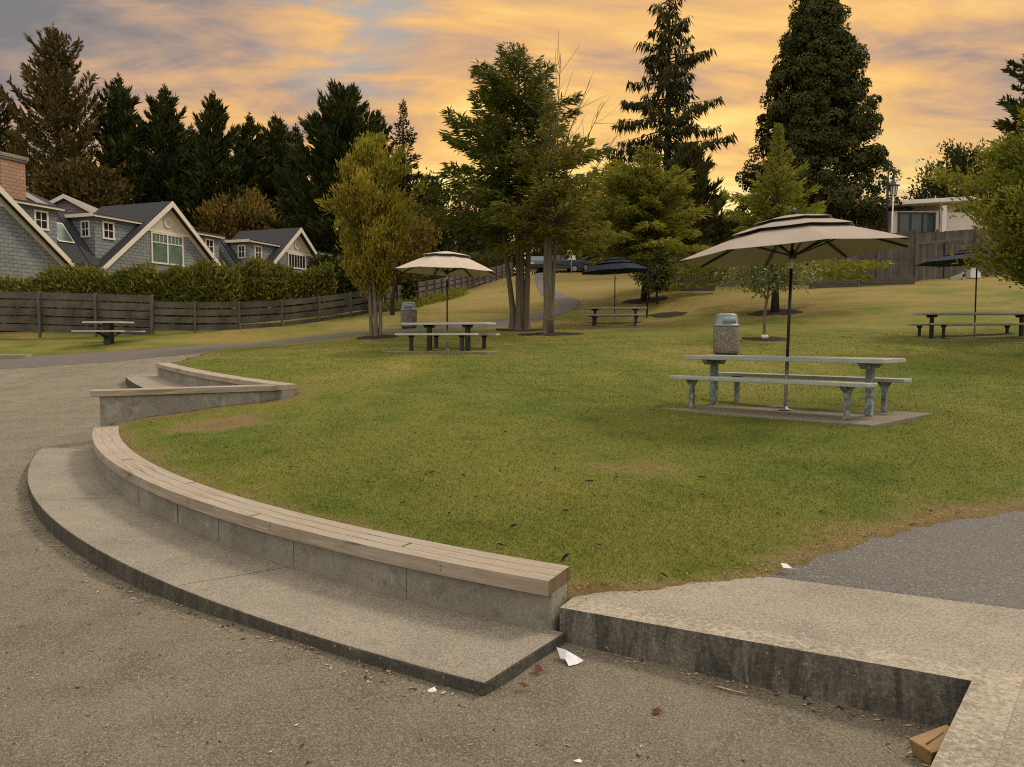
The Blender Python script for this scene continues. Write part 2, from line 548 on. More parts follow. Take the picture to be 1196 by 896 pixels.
def empty(name, loc=(0, 0, 0), rz=0.0, label=None, cat=None, group=None):
    o = bpy.data.objects.new(name, None)
    o.empty_display_size = .2
    o.location = tuple(map(float, loc)); o.rotation_euler = (0, 0, rz)
    col.objects.link(o)
    return tag(o, label, cat, group)

def copy_tree(o, parent=None):
    c = o.copy(); col.objects.link(c)
    c.parent = parent
    for ch in list(o.children):
        copy_tree(ch, c)
    return c

def arr_mesh(name, verts, faces, mat, parent=None, attr=None, smooth=False):
    me = bpy.data.meshes.new(name)
    nv, nf, k = len(verts), len(faces), faces.shape[1]
    me.vertices.add(nv); me.loops.add(nf * k); me.polygons.add(nf)
    me.vertices.foreach_set('co', np.ascontiguousarray(verts, dtype=np.float32).ravel())
    me.loops.foreach_set('vertex_index', np.ascontiguousarray(faces, dtype=np.int32).ravel())
    me.polygons.foreach_set('loop_start', np.arange(0, nf * k, k, dtype=np.int32))
    me.polygons.foreach_set('loop_total', np.full(nf, k, dtype=np.int32))
    if smooth:
        me.polygons.foreach_set('use_smooth', np.ones(nf, dtype=bool))
    me.update(calc_edges=True)
    for (an, dom, dat) in attr or ():
        at_ = me.attributes.new(an, 'FLOAT', dom)
        at_.data.foreach_set('value', np.ascontiguousarray(dat, dtype=np.float32))
    me.materials.append(mat)
    o = bpy.data.objects.new(name, me)
    col.objects.link(o)
    if parent is not None: o.parent = parent
    return o

class Leaves:
    def __init__(s): s.P, s.A, s.B = [], [], []
    def add(s, P, A, B): s.P.append(P); s.A.append(A); s.B.append(B)
    def build(s, name, mat, parent=None, shift=None):
        P, A, B = np.concatenate(s.P), np.concatenate(s.A), np.concatenate(s.B)
        if shift is not None: P = P - np.asarray(shift)
        n = len(P)
        nrm = np.cross(A, B)
        nrm /= np.linalg.norm(nrm, axis=1, keepdims=True) + 1e-9
        la = np.linalg.norm(A, axis=1, keepdims=True)
        v = np.empty((n, 4, 3))
        v[:, 0] = P; v[:, 1] = P + .45 * A + B + nrm * la * .08
        v[:, 2] = P + A; v[:, 3] = P + .45 * A - B + nrm * la * .08
        f = np.arange(n * 4).reshape(n, 4)
        return arr_mesh(name, v.reshape(-1, 3), f, mat, parent, [('rnd', 'FACE', rng.random(n))])

def unit(v): return v / (np.linalg.norm(v, axis=-1, keepdims=True) + 1e-9)
def rvec(n): return rng.normal(size=(n, 3))

# ------------------------------------------------------------------ terrain heights
CAP_K, CAP_Z, CAP_Y = .026, .40, 4.1
C1, RF = np.array([6.07, 15.31]), 12.68          # centre and front radius of the curved seat
def cap_z(y): return CAP_Z + (y - CAP_Y) * CAP_K

tier2_front = [on_plane(x, y, 1.0, CAP_K, 11) for x, y in
               [(181.5, 424.0), (200, 429), (230.4, 435.4), (263, 440.9), (284.8, 444.1), (308.7, 447.4), (326, 449.6)]]
radial_L = on_plane(106, 456.5, 1.0); radial_R = on_plane(346, 449.2, 1.0)

H_PTS = [(.4, 4.45, .27), (-.2, 4.78, .36), (-1, 5.4, .40), (-2.3, 6.3, .43), (-3.7, 7.9, .47), (-4.7, 9.4, .51),
    (-4.9, 10.0, .53), (-3.5, 11.3, .74), (-3.1, 12.0, .95), (-5.2, 14, 1.02), (-7.4, 17.0, 1.11), (-7.9, 18.2, 1.13), (-8.7, 22.5, 1.32), (-7.9, 25.7, 1.5),
    (1, 4.6, .245), (1.7, 4.85, .26), (2.3, 5.4, .275), (3.3, 6.1, .28), (4.3, 6.6, .29), (7, 7.8, .33), (1, 7, .44), (2.6, 8.0, .50),
    (3.82, 10.6, .69), (2.1, 10.8, .69), (4.15, 8.8, .685), (5.45, 10.3, .69), (3.5, 12.4, .71), (-1.71, 20.4, 1.36), (4, 30, 2.14), (13.5, 22.5, 1.66), (5, 18, 1.29), (-3.85, 28.7, 2.05), (7.2, 22, 1.68),
    (10.2, 30, 2.68), (6.2, 36, 3.4), (8, 38, 4.2), (20, 37, 4.45), (26, 40, 4.9), (-18.6, 28, 1.7), (-24, 28.3, 1.6), (-13, 28, 1.85), (-10, 28.4, 2.05), (-6.6, 30.8, 2.5), (-5.6, 34, 2.95),
    (-3.9, 45, 4.1), (0, 62, 6.6), (-4.4, 25, 1.75), (.3, 28, 2.0), (1.2, 25, 1.84), (-13, 24, 1.25), (-15.9, 24, 1.08), (-9, 27, 1.6), (-1.2, 29, 2.15),
    (.9, 32, 2.55), (3, 37, 3.35), (2, 42, 4.0), (2.3, 60, 6.75), (10, 60, 6.8), (25, 60, 7), (-30, 60, 3.0), (-40, 28, 1.2), (40, 30, 3.5), (45, 60, 7.2), (12, 12, .85), (20, 14, 1.2), (-60, 60, 3)]
G_PTS = [(0, 4, .05), (1.9, 3.3, .0), (1.5, 2.7, .0), (0, 0, 0), (-3, 3, 0), (-3, 5.2, 0.0), (-4.6, 6.7, .01), (-5.9, 8.6, .13), (-6.5, 10.3, .26), (-9, 10, .25), (-8, 13, .45),
    (-8.8, 16.6, .66), (-9.5, 18.5, .86), (-8.3, 18.3, .95), (-8.7, 22.5, 1.31), (-10.5, 24.5, 1.37), (-13, 24, 1.24), (-15.9, 24, 1.07), (-14, 19, .8), (-20, 10, .15), (-22, 20, .75),
    (-12, 14, .5), (-30, 0, 0), (-10, 0, 0), (5, 0, 0), (-4, 11, .4), (-5, 13, .55), (5, -6, 0), (-30, 24, 1.0)]

class RBF:
    def __init__(s, pts, lam):
        P = np.array(pts, float); s.p = P[:, :2]; n = len(P)
        d = np.linalg.norm(s.p[:, None] - s.p[None], axis=2)
        A = np.zeros((n + 3, n + 3))
        A[:n, :n] = d - lam * np.eye(n)
        A[:n, n] = 1; A[:n, n + 1:] = s.p; A[n, :n] = 1; A[n + 1:, :n] = s.p.T
        s.w = np.linalg.solve(A, np.append(P[:, 2], [0, 0, 0]))
    def __call__(s, x, y):
        x = np.atleast_1d(np.asarray(x, float)); y = np.atleast_1d(np.asarray(y, float))
        q = np.c_[x.ravel(), y.ravel()]
        out = np.empty(len(q)); n = len(s.p)
        for i in range(0, len(q), 40000):
            qq = q[i:i + 40000]
            d = np.linalg.norm(qq[:, None] - s.p[None], axis=2)
            out[i:i + 40000] = d @ s.w[:n] + s.w[n] + qq @ s.w[n + 1:]
        return out.reshape(x.shape)
_H, _G = RBF(H_PTS, .25), RBF(G_PTS, .15)
def Hf(x, y):
    x = np.asarray(x, float); y = np.asarray(y, float)
    r = np.hypot(x, y - 10)
    far = np.clip((r - 55) / 30, 0, 1)
    far = far * far * (3 - 2 * far)
    return _H(x, y) * (1 - far) + (4.0 + np.clip(x, -60, 40) * .05) * far
def H1(x, y): return float(Hf(np.array([x]), np.array([y]))[0])
def G1(x, y): return float(_G(x, y)[0])

def sdist(x, y, poly):
    """signed distance to a polygon, negative inside"""
    x = np.asarray(x, float).ravel(); y = np.asarray(y, float).ravel()
    d = np.full(x.shape, 1e9); ins = np.zeros(x.shape, bool)
    n = len(poly)
    for i in range(n):
        ax, ay = poly[i]; bx, by = poly[(i + 1) % n]
        ex, ey = bx - ax, by - ay
        t = np.clip(((x - ax) * ex + (y - ay) * ey) / (ex * ex + ey * ey + 1e-12), 0, 1)
        d = np.minimum(d, np.hypot(x - ax - t * ex, y - ay - t * ey))
        c = ((ay > y) != (by > y))
        with np.errstate(divide='ignore', invalid='ignore'):
            xi = ax + (y - ay) * ex / (ey if ey else 1e-12)
        ins ^= c & (x < xi)
    return np.where(ins, -d, d)

def arc(r, a0, a1, n):
    return [(C1[0] + r * math.cos(a0 + (a1 - a0) * i / (n - 1)), C1[1] + r * math.sin(a0 + (a1 - a0) * i / (n - 1))) for i in range(n)]
A_NEAR = math.atan2(4.06 - 15.31, .19 - 6.07)
A_FAR = math.atan2(9.93 - 15.31, -5.41 - 6.07)
if A_FAR > A_NEAR: A_FAR -= 0
def lerp(a, b, t): return a + (b - a) * t

t2 = np.array(tier2_front)
PLAZA = arc(RF - .15, A_NEAR, A_FAR, 24) + [(radial_L[0] + .2, radial_L[1] + .1), (radial_R[0] - .1, radial_R[1] + .08)] + \
    [(p[0] + .12, p[1] + .12) for p in t2[::-1]] + [(-8.15, 18.3), (-8.5, 20.5), (-8.7, 22.5), (-9.6, 24.0), (-11.2, 24.8), (-13, 24), (-15.9, 24), (-32, 23), (-32, -8), (8, -8), (8, 1.2), (2.0, 3.3), (.3, 4.25)]
CURB = [np.array([.26, 4.12]), np.array([1.97, 3.22])]
cdir = (CURB[1] - CURB[0]) / np.linalg.norm(CURB[1] - CURB[0])
side = np.array([1.5, 2.64]) - CURB[1]; side = side / np.linalg.norm(side)
CURB_END = CURB[1] + side * 3.2
LAND_Z = .235
ASPH = [(1.55, 4.70), (1.78, 4.86), (2.26, 5.25), (2.75, 5.6), (3.33, 5.97), (4.26, 6.4), (7, 7.5), (12, 8.6), (12, 0), (6, 2.45), (2.73, 4.11)]
HARD = [(.34, 4.30), (.745, 4.41), (1.28, 4.56), (1.60, 4.70), (1.78, 4.88), (2.26, 5.27), (2.75, 5.62), (3.33, 5.99), (4.26, 6.42), (7, 7.52), (12, 8.6), (12, -2), (1.8, -2), (1.97, 3.4), (.26, 4.2)]

# mulch rings and pads (kept clear of grass)
TABLES = {'near': (3.82, 10.6), }
RINGS = [(-4.4, 25.0, .9, 1.0), (.30, 27.6, 1.15, .9), (1.2, 25.0, 1.3, .8), (6.2, 36, 1.4, .9), (7.2, 22, .75, .7), (10.2, 30, 1.2, .9), (5.6, 31.5, .8, .7)]

def wig(x, y, f, s=0.0):
    return np.sin(x * f + 1.3 + s) * np.cos(y * f * 1.23 + .7 + s) + .5 * np.sin(x * f * 2.7 + y * f * 1.9 + s)

# ------------------------------------------------------------------ the ground sheets
def axis(dense0, dense1, step, lo, hi, grow=1.09):
    a = list(np.arange(dense0, dense1, step))
    s = step; x = dense0
    left = []
    while x > lo:
        s *= grow; x -= s; left.append(x)
    s = step; x = a[-1]
    right = []
    while x < hi:
        s *= grow; x += s; right.append(x)
    return np.array(left[::-1] + a + right)

def grid_mesh(name, xs, ys, zf, mat, keep=None, attrs=None):
    X, Y = np.meshgrid(xs, ys)
    Z = zf(X, Y)
    nx, ny = len(xs), len(ys)
    idx = np.arange(nx * ny).reshape(ny, nx)
    f = np.stack([idx[:-1, :-1], idx[:-1, 1:], idx[1:, 1:], idx[1:, :-1]], -1).reshape(-1, 4)
    if keep is not None:
        k = keep(X, Y).ravel()
        f = f[k[f].any(1)]
    v = np.c_[X.ravel(), Y.ravel(), Z.ravel()]
    used = np.unique(f); mp = np.full(len(v), -1); mp[used] = np.arange(len(used))
    at_ = [(n, 'POINT', fn(X, Y).ravel()[used]) for n, fn in (attrs or {}).items()]
    return arr_mesh(name, v[used], mp[f], mat, None, at_, True)

def worn_f(X, Y):
    sh = X.shape
    d1 = np.abs(sdist(X, Y, PLAZA)).reshape(sh); d2 = np.abs(sdist(X, Y, HARD)).reshape(sh)
    near = np.exp(-((d1 - .1) / .30)) * .75
    w = np.maximum(near * (Y < 19), np.exp(-d2 / .22) * .8 * (X > 0))
    w = np.maximum(w, .75 * np.exp(-d1 / .6) * (Y > 17))
    # the bare patch below the radial wall
    w = np.maximum(w, .85 * np.exp(-(((X + 3.75) / .75) ** 2 + ((Y - 9.9) / .7) ** 2)))
    w = np.maximum(w, .5 * np.exp(-(((X - 1.2) / .9) ** 2 + ((Y - 7.3) / .5) ** 2)))
    dp = np.abs(sdist(X, Y, ASPH)).reshape(sh)
    w = np.maximum(w, np.exp(-dp / .35) * .85 * (Y > 4.9) * (X > 1.5))
    return np.clip(w, 0, 1)

def lawn_z(X, Y):
    sh = X.shape
    z = Hf(X, Y)
    z = z + .012 * wig(X, Y, 2.1) + .004 * wig(X, Y, 9.0, 2)
    j = .025 * wig(X, Y, 7.0) + .012 * wig(X, Y, 23.0)
    d = sdist(X, Y, PLAZA).reshape(sh) + np.where(Y > 17.5, j * 3, 0)
    z = z - np.clip(-d / .12, 0, 1) * 1.2
    d2 = sdist(X, Y, HARD).reshape(sh) + j
    z = z - np.clip(-d2 / .12, 0, 1) * .35
    return z
xs = axis(-6.2, 6.2, .075, -300, 300, 1.06)
ys = axis(3.6, 12.5, .075, -60, 420, 1.05)
lawn = grid_mesh('ground', xs, ys, lawn_z, M['lawn'], None, {'worn': worn_f})
tag(lawn, 'mown green lawn with straw coloured patches sloping up to the back', kind='structure')

def gravel_z(X, Y):
    sh = X.shape
    z = _G(X, Y) + .008 * wig(X, Y, 1.7) + .004 * wig(X, Y, 6)
    d = sdist(X, Y, PLAZA).reshape(sh)
    return z - np.clip((d - .05) / .15, 0, 1) * .6 * (Y > 3)
gx = axis(-7, 2.6, .08, -32, 7.5, 1.07); gy = axis(1.5, 10, .08, -8, 25.5, 1.06)
gravel = grid_mesh('gravel', gx, gy, gravel_z, M['gravel'], lambda X, Y: (sdist(X, Y, PLAZA).reshape(X.shape) < .5))
tag(gravel, 'grey brown compacted gravel plaza in front of the curved concrete step', kind='structure')

# path: plaza apron, then along the slope, looping up to the street
pc = [(-13.5, 21.6, 3.6), (-11, 23.0, 2.8), (-8.6, 25.0, 1.9), (-6, 26.6, 1.4), (-3.5, 27.7, 1.35), (-1.3, 29.1, 1.35), (.6, 31.6, 1.4), (2.1, 34.3, 1.3), (2.75, 36.8, 1.25), (2.6, 39.0, 1.2), (2.15, 42, 1.15), (2.0, 48, 1.15), (2.15, 55, 1.2), (2.35, 63, 1.2)]
def catmull(P, m=8):
    P = np.array(P, float); out = []
    for i in range(len(P) - 1):
        p0, p1, p2, p3 = P[max(i - 1, 0)], P[i], P[i + 1], P[min(i + 2, len(P) - 1)]
        for k in range(m):
            t = k / m
            out.append(.5 * (2 * p1 + (p2 - p0) * t + (2 * p0 - 5 * p1 + 4 * p2 - p3) * t * t + (3 * p1 - p0 - 3 * p2 + p3) * t ** 3))
    out.append(P[-1]); return np.array(out)
pcs = catmull(pc, 8)
tang = np.gradient(pcs[:, :2], axis=0); tang = unit(tang)
nor = np.c_[-tang[:, 1], tang[:, 0]]
offs = np.linspace(-1, 1, 9)
pv, pf = [], []
for i in range(len(pcs)):
    for k, o in enumerate(offs):
        q = pcs[i, :2] + nor[i] * (o * pcs[i, 2] * .5 * (1 + .04 * math.sin(i * 1.7 + (o > 0) * 2)))
        z = max(H1(*q) - (0 if sdist(q[0], q[1], PLAZA)[0] > 0 else 9), G1(*q) if sdist(q[0], q[1], PLAZA)[0] < .3 else -9)
        pv.append((q[0], q[1], z + (.045 if abs(o) < .99 else -.06)))
for i in range(len(pcs) - 1):
    for k in range(8):
        a = i * 9 + k
        pf.append((a, a + 1, a + 10, a + 9))
pth = arr_mesh('path', np.array(pv), np.array(pf), M['asphalt_far'], None, None, True)
tag(pth, 'grey asphalt path winding up the lawn between the trees', kind='structure')

# darker asphalt apron at the far left of the gravel
apron = [(-24, 19.6), (-17, 19.4), (-13, 19.9), (-10.6, 20.8), (-9.0, 22.2), (-9.4, 23.9), (-11.2, 24.6), (-13, 23.9), (-16, 23.9), (-24, 23.2)]
def apron_z(X, Y):
    d = sdist(X, Y, apron).reshape(X.shape) + .12 * wig(X, Y, 2.3)
    return _G(X, Y) + .02 - np.clip(d / .3, 0, 1) * .4
ap = grid_mesh('asphalt_apron', np.arange(-25, -8, .2), np.arange(18.8, 25.4, .2), apron_z, M['asphalt_far'], lambda X, Y: sdist(X, Y, apron).reshape(X.shape) < .5)
tag(ap, 'dark asphalt apron where the path meets the gravel', kind='structure')

# street along the top of the slope
mb = MB()
for i in range(24):
    x0, x1 = -30 + i * 3.5, -30 + (i + 1) * 3.5
    mb.add([(x0, 62.5, H1(x0, 62.5) + .05), (x1, 62.5, H1(x1, 62.5) + .05), (x1, 70, H1(x1, 70) + .05), (x0, 70, H1(x0, 70) + .05)], [(0, 1, 2, 3)])
tag(mb.build('road', M['asphalt']), 'street along the top of the park', kind='structure')

# right foreground landing with its kerb, and the asphalt behind it
mb = MB()
P0, P1, P2 = CURB[0], CURB[1], CURB_END
nin = np.array([-cdir[1], cdir[0]])           # towards the lawn
sin_ = np.array([-side[1], side[0]])
KW = .17
def off_corner(k):   # mitred inner corner of the kerb
    a = P0 + nin * k; b = P2 + sin_ * k
    t = np.linalg.solve(np.c_[cdir, -side], b - a)
    return a + cdir * t[0]
IN0, INC, IN2 = P0 + nin * KW, off_corner(KW), P2 + sin_ * KW
mb = MB()
kerb_poly = [P0, P1, P2, IN2, INC, IN0]
def flat(p, z): return (p[0], p[1], z)
mb.add([flat(p, -.2) for p in kerb_poly] + [flat(p, LAND_Z) for p in kerb_poly],
       [(0, 1, 7, 6), (1, 2, 8, 7)], 1)
mb.add([flat(p, LAND_Z) for p in kerb_poly], [(0, 1, 4, 5), (1, 2, 3, 4)], 0)
mb.add([flat(p, -.2) for p in kerb_poly] + [flat(p, LAND_Z) for p in kerb_poly], [(2, 3, 9, 8), (3, 4, 10, 9), (4, 5, 11, 10), (5, 0, 6, 11)], 0)
pav = MB()
wall_end = np.array([.36, 4.34])
poly = [IN0 - nin * .006, wall_end, np.array([.6, 4.6]), np.array([1.2, 4.75]), np.array([1.62, 4.66]), np.array([2.73, 4.115]), np.array([6, 2.5]), np.array([6, -.5]), IN2 - sin_ * .006, INC - (sin_ + nin) * .005]
n_ = len(poly)
pav.add([flat(p, LAND_Z - .004) for p in poly] + [flat(p, -.2) for p in poly], [tuple(range(n_))[::-1]] + [(i, (i + 1) % n_, n_ + (i + 1) % n_, n_ + i) for i in range(n_)])
pavement = pav.build('pavement', M['pave'])
me = pavement.data
for p in me.polygons:
    if abs(p.normal.z) > .9 and p.normal.z < 0: p.flip()
tag(pavement, 'pale concrete landing behind the stained kerb', kind='structure')
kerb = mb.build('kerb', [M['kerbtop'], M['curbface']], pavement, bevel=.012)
def asph_z(X, Y):
    d = sdist(X, Y, ASPH).reshape(X.shape)
    dl = (X - 1.66) * nin[0] + (Y - 4.64) * nin[1]       # distance behind the landing's back edge
    z = LAND_Z - .012 + np.clip(Hf(X, Y) - .26, 0, 1) * .9 + .004 * wig(X, Y, 3)
    return np.where(dl > 0, z, LAND_Z - .08)
asp = grid_mesh('asphalt', np.arange(1.4, 9, .05), np.arange(.6, 8.8, .05), asph_z, M['asphalt'], lambda X, Y: sdist(X, Y, ASPH).reshape(X.shape) < .12)
tag(asp, 'dark grey asphalt behind the concrete landing', kind='structure')

# ------------------------------------------------------------------ seat walls and step
def sweep(path, nrm, zb, section, name, mats, parent, mi=None, bevel=0.0, endmi=0):
    """closed section [(out, z)] along a plan path with outward normals; UV = metres along, metres round"""
    n, k = len(path), len(section)
    per = [0]
    for i in range(k): per.append(per[-1] + math.dist(section[i], section[(i + 1) % k]))
    mb = MB(); vs, uv = [], []
    s = 0
    for i in range(n):
        if i: s += math.dist(path[i], path[i - 1])
        for j, (o, z) in enumerate(section):
            vs.append((path[i][0] + nrm[i][0] * o, path[i][1] + nrm[i][1] * o, zb[i] + z)); uv.append((s, per[j]))
    fs, ms = [], []
    for i in range(n - 1):
        for j in range(k):
            fs.append((i * k + j, i * k + (j + 1) % k, (i + 1) * k + (j + 1) % k, (i + 1) * k + j)); ms.append(mi[j] if mi else 0)
    fs += [tuple(range(k))[::-1], tuple(range((n - 1) * k, n * k))]; ms += [endmi, endmi]
    mb.v = [tuple(map(float, v)) for v in vs]; mb.f = fs; mb.mi = ms
    o = mb.build(name, mats, parent, False, bevel, 2, uv)
    bm_fix(o)
    return o

def bm_fix(o):
    import bmesh
    bm = bmesh.new(); bm.from_mesh(o.data)
    bmesh.ops.recalc_face_normals(bm, faces=bm.faces)
    bm.to_mesh(o.data); bm.free()

def arc_path(r, a0, a1, n):
    P = arc(r, a0, a1, n)
    return P, [((p[0] - C1[0]) / r, (p[1] - C1[1]) / r) for p in P]

P_, n_ = arc_path(RF, A_NEAR, A_FAR, 60)
zb = [cap_z(p[1]) for p in P_]
sw = empty('seat_wall', (0, 0, 0), 0, 'long curved concrete seat wall with timber cap nearest the viewer, above the wide step', 'seat wall')
CT = .085
sweep(P_, n_, zb, [(-.04, -CT), (-.04, -.75), (-.25, -.75), (-.25, -CT)], 'concrete_wall', M['wall'], sw)
# expansion joints: thin dark recess strips set into the wall face
for fr in (.12, .245, .36, .445, .56, .70):
    a = lerp(A_NEAR, A_FAR, fr)
    pp = (C1[0] + (RF - .0395) * math.cos(a), C1[1] + (RF - .0395) * math.sin(a))
    z = cap_z(pp[1])
    MB().box((pp[0], pp[1], z - CT - .11), (.012 if fr == .445 else .0035, .002 if fr != .445 else .004, .215), a + PI / 2).build('wall_joint', M['stepface'], sw)
cap_gap = .001
bw = .2867 / 3
for i in range(3):     # three boards side by side make the cap
    o0 = -i * (bw + cap_gap); o1 = o0 - bw
    zz = [z + .002 * ((i * 7) % 3 - 1) for z in zb]
    sweep(P_, n_, zz, [(o0, 0), (o0, -CT), (o1, -CT), (o1, 0)], 'timber_cap', [M['cap'], M['cap_end']], sw, None, .0012, 1)

# butt joints across the cap boards
for fr, b_ in ((.30, 0), (.13, 1), (.47, 2), (.66, 1)):
    a = lerp(A_NEAR, A_FAR, fr); rr_ = RF - bw * (b_ + .5) - b_ * cap_gap
    q_ = (C1[0] + rr_ * math.cos(a), C1[1] + rr_ * math.sin(a))
    MB().box((q_[0], q_[1], cap_z(q_[1]) + .0015 + .002 * ((b_ * 7) % 3 - 1)), (bw * .96, .004, .004), a).build('cap_joint', M['cap_end'], sw)
for fr in (.085, .27, .41, .58):
    for dz in (-.03, -.055):
        a = lerp(A_NEAR, A_FAR, fr)
        MB().box((C1[0] + (RF + .0005) * math.cos(a), C1[1] + (RF + .0005) * math.sin(a), cap_z(C1[1] + RF * math.sin(a)) + dz), (.003, .010, .010), a).build('cap_bolt', M['cap_end'], sw)

# the wide curved step below it
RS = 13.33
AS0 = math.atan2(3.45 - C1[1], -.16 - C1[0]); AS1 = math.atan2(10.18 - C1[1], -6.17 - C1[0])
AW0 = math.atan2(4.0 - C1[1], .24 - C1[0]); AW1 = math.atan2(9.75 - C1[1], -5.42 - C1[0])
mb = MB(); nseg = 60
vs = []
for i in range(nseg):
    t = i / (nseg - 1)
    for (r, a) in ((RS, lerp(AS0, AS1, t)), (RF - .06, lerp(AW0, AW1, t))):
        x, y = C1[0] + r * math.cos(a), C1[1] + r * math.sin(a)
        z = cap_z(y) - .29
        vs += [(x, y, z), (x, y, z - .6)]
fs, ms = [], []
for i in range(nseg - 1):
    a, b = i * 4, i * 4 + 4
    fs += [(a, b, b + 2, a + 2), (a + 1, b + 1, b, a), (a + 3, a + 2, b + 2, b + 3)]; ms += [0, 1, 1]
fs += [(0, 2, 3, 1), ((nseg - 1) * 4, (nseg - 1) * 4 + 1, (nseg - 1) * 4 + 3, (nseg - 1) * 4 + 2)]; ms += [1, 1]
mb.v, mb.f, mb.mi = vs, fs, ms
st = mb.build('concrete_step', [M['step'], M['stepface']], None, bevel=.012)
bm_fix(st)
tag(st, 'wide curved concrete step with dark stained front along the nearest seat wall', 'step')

for t in (.26, .62):
    a0, a1 = lerp(AS0, AS1, t), lerp(AW0, AW1, t)
    e0 = (C1[0] + (RS - .015) * math.cos(a0), C1[1] + (RS - .015) * math.sin(a0)); e1 = (C1[0] + (RF - .03) * math.cos(a1), C1[1] + (RF - .03) * math.sin(a1))
    MB().bar((*e0, cap_z(e0[1]) - .2905), (*e1, cap_z(e1[1]) - .2905), .006, .003).build('step_joint', M['stepface'], st)
# radial wall between the tiers
rd = (radial_R - radial_L)[:2]; rl = np.linalg.norm(rd); rd /= rl; rn = np.array([rd[1], -rd[0]])
rw = empty('seat_wall', (radial_L[0], radial_L[1], 0), math.atan2(rd[1], rd[0]), 'short straight concrete wall with pale timber cap joining the two curved seats', 'seat wall')
MB().box((rl / 2 + .03, .14, .42), (rl - .16, .20, .99)).build('concrete_wall', M['wall'], rw, bevel=.006)
uvb = MB().box((rl / 2, .13, .957), (rl, .26, .085))
uvb.build('timber_cap', [M['cap']], rw, False, .008, 2, [(v[0], v[1] + v[2]) for v in uvb.v])
# second tier
t2s = catmull(t2[:, :2], 6)[::-1]
tg = unit(np.gradient(t2s, axis=0)); t2n = np.c_[-tg[:, 1], tg[:, 0]]
if (t2n[len(t2n) // 2] @ np.array([-1, -1])) < 0: t2n = -t2n
zb2 = [1.0 + (p[1] - 11) * CAP_K for p in t2s]
sw2 = empty('seat_wall', (0, 0, 0), 0, 'farther curved concrete seat wall with timber cap beside the asphalt path', 'seat wall')
sweep([tuple(p) for p in t2s], [tuple(p) for p in t2n], zb2, [(-.04, -CT), (-.04, -.9), (-.26, -.9), (-.26, -CT)], 'concrete_wall', M['wall'], sw2)
sweep([tuple(p) for p in t2s], [tuple(p) for p in t2n], zb2, [(0, 0), (0, -CT), (-.30, -CT), (-.30, 0)], 'timber_cap', [M['cap'], M['cap_end']], sw2, None, .008)
# its step
s2 = [on_plane(x, y, .71, CAP_K, 11) for x, y in [(183, 437.0), (168, 437.3), (152, 437.6), (146.8, 440.2), (150, 443.5), (157, 448.0), (166, 452.5), (176, 457)]]
s2 = np.array(s2)
mb = MB(); vs = []
for i in range(len(s2)):
    t = i / (len(s2) - 1)
    inner = t2s[int((1 - t) * (len(t2s) - 1))] - t2n[int((1 - t) * (len(t2s) - 1))] * .06
    for q in (s2[i, :2], inner):
        z = .71 + (q[1] - 11) * CAP_K
        vs += [(q[0], q[1], z), (q[0], q[1], z - .6)]
fs, ms = [], []
for i in range(len(s2) - 1):
    a, b = i * 4, i * 4 + 4
    fs += [(a, b, b + 2, a + 2), (a + 1, b + 1, b, a), (a + 3, a + 2, b + 2, b + 3)]; ms += [0, 1, 1]
fs += [(0, 2, 3, 1), ((len(s2) - 1) * 4, (len(s2) - 1) * 4 + 1, (len(s2) - 1) * 4 + 3, (len(s2) - 1) * 4 + 2)]; ms += [1, 1]
mb.v, mb.f, mb.mi = [tuple(map(float, v)) for v in vs], fs, ms
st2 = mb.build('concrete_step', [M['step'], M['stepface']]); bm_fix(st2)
tag(st2, 'smaller concrete step half hidden behind the straight wall', 'step')
# ------------------------------------------------------------------ picnic tables and parasols
def plank_slab(cx, cy, cz, lx, wy, th, n, rz=0.0):
    mb = MB(); g = .008; w = (wy - g * (n - 1)) / n
    for i in range(n):
        mb.box((cx, cy - wy / 2 + w / 2 + i * (w + g), cz), (lx, w, th))
    return mb

def picnic_table(loc, rz, label, L_, Lb, legx, blegx, boff, htop, hb, mtop, mleg, wtop=.76, th=.06, group='picnic tables on the lawn', legw=.085, shift=0.0, bshift=(0, 0)):
    t = empty('picnic_table', loc, rz, label, 'picnic table', group)
    plank_slab(shift, 0, htop - th / 2, L_, wtop, th, 3).build('tabletop', mtop, t, bevel=.006)
    for s, bs in ((-1, bshift[0]), (1, bshift[1])):
        plank_slab(shift + bs, s * boff, hb - .025, Lb, .27, .05, 1).build('bench_seat', mtop, t, bevel=.008)
    for s in (-1, 1):
        mb = MB(); x = shift + s * legx
        mb.box((x, 0, (htop - th - .08) / 2), (legw, legw * 1.1, htop - th - .08))
        mb.prism([(-.30, 0), (-.22, -.075), (.22, -.075), (.30, 0)], lambda p, q, x=x: (x + q, p[0], htop - th + p[1] - .002), -.035, .035)
        mb.prism([(-.17, 0), (-.10, -.05), (.10, -.05), (.17, 0)], lambda p, q, x=x: (x + p[0], q, htop - th + p[1] - .004), -.05, .05)
        mb.build('table_leg', mleg, t, bevel=.006)
        for sy, bs in ((-1, bshift[0]), (1, bshift[1])):
            mb = MB(); xb = shift + bs + s * blegx
            mb.box((xb, sy * boff, (hb - .05 - .05) / 2), (legw * .75, legw * .8, hb - .10))
            mb.prism([(-.09, 0), (-.035, -.09), (.035, -.09), (.09, 0)], lambda p, q, x=xb, y=sy * boff: (x + p[0], y + q, hb - .052 + p[1]), -.03, .03)
            mb.prism([(-.12, 0), (-.05, -.05), (.05, -.05), (.12, 0)], lambda p, q, x=xb, y=sy * boff: (x + q, y + p[0], hb - .054 + p[1]), -.025, .025)
            mb.build('bench_leg', mleg, t, bevel=.005)
    return t

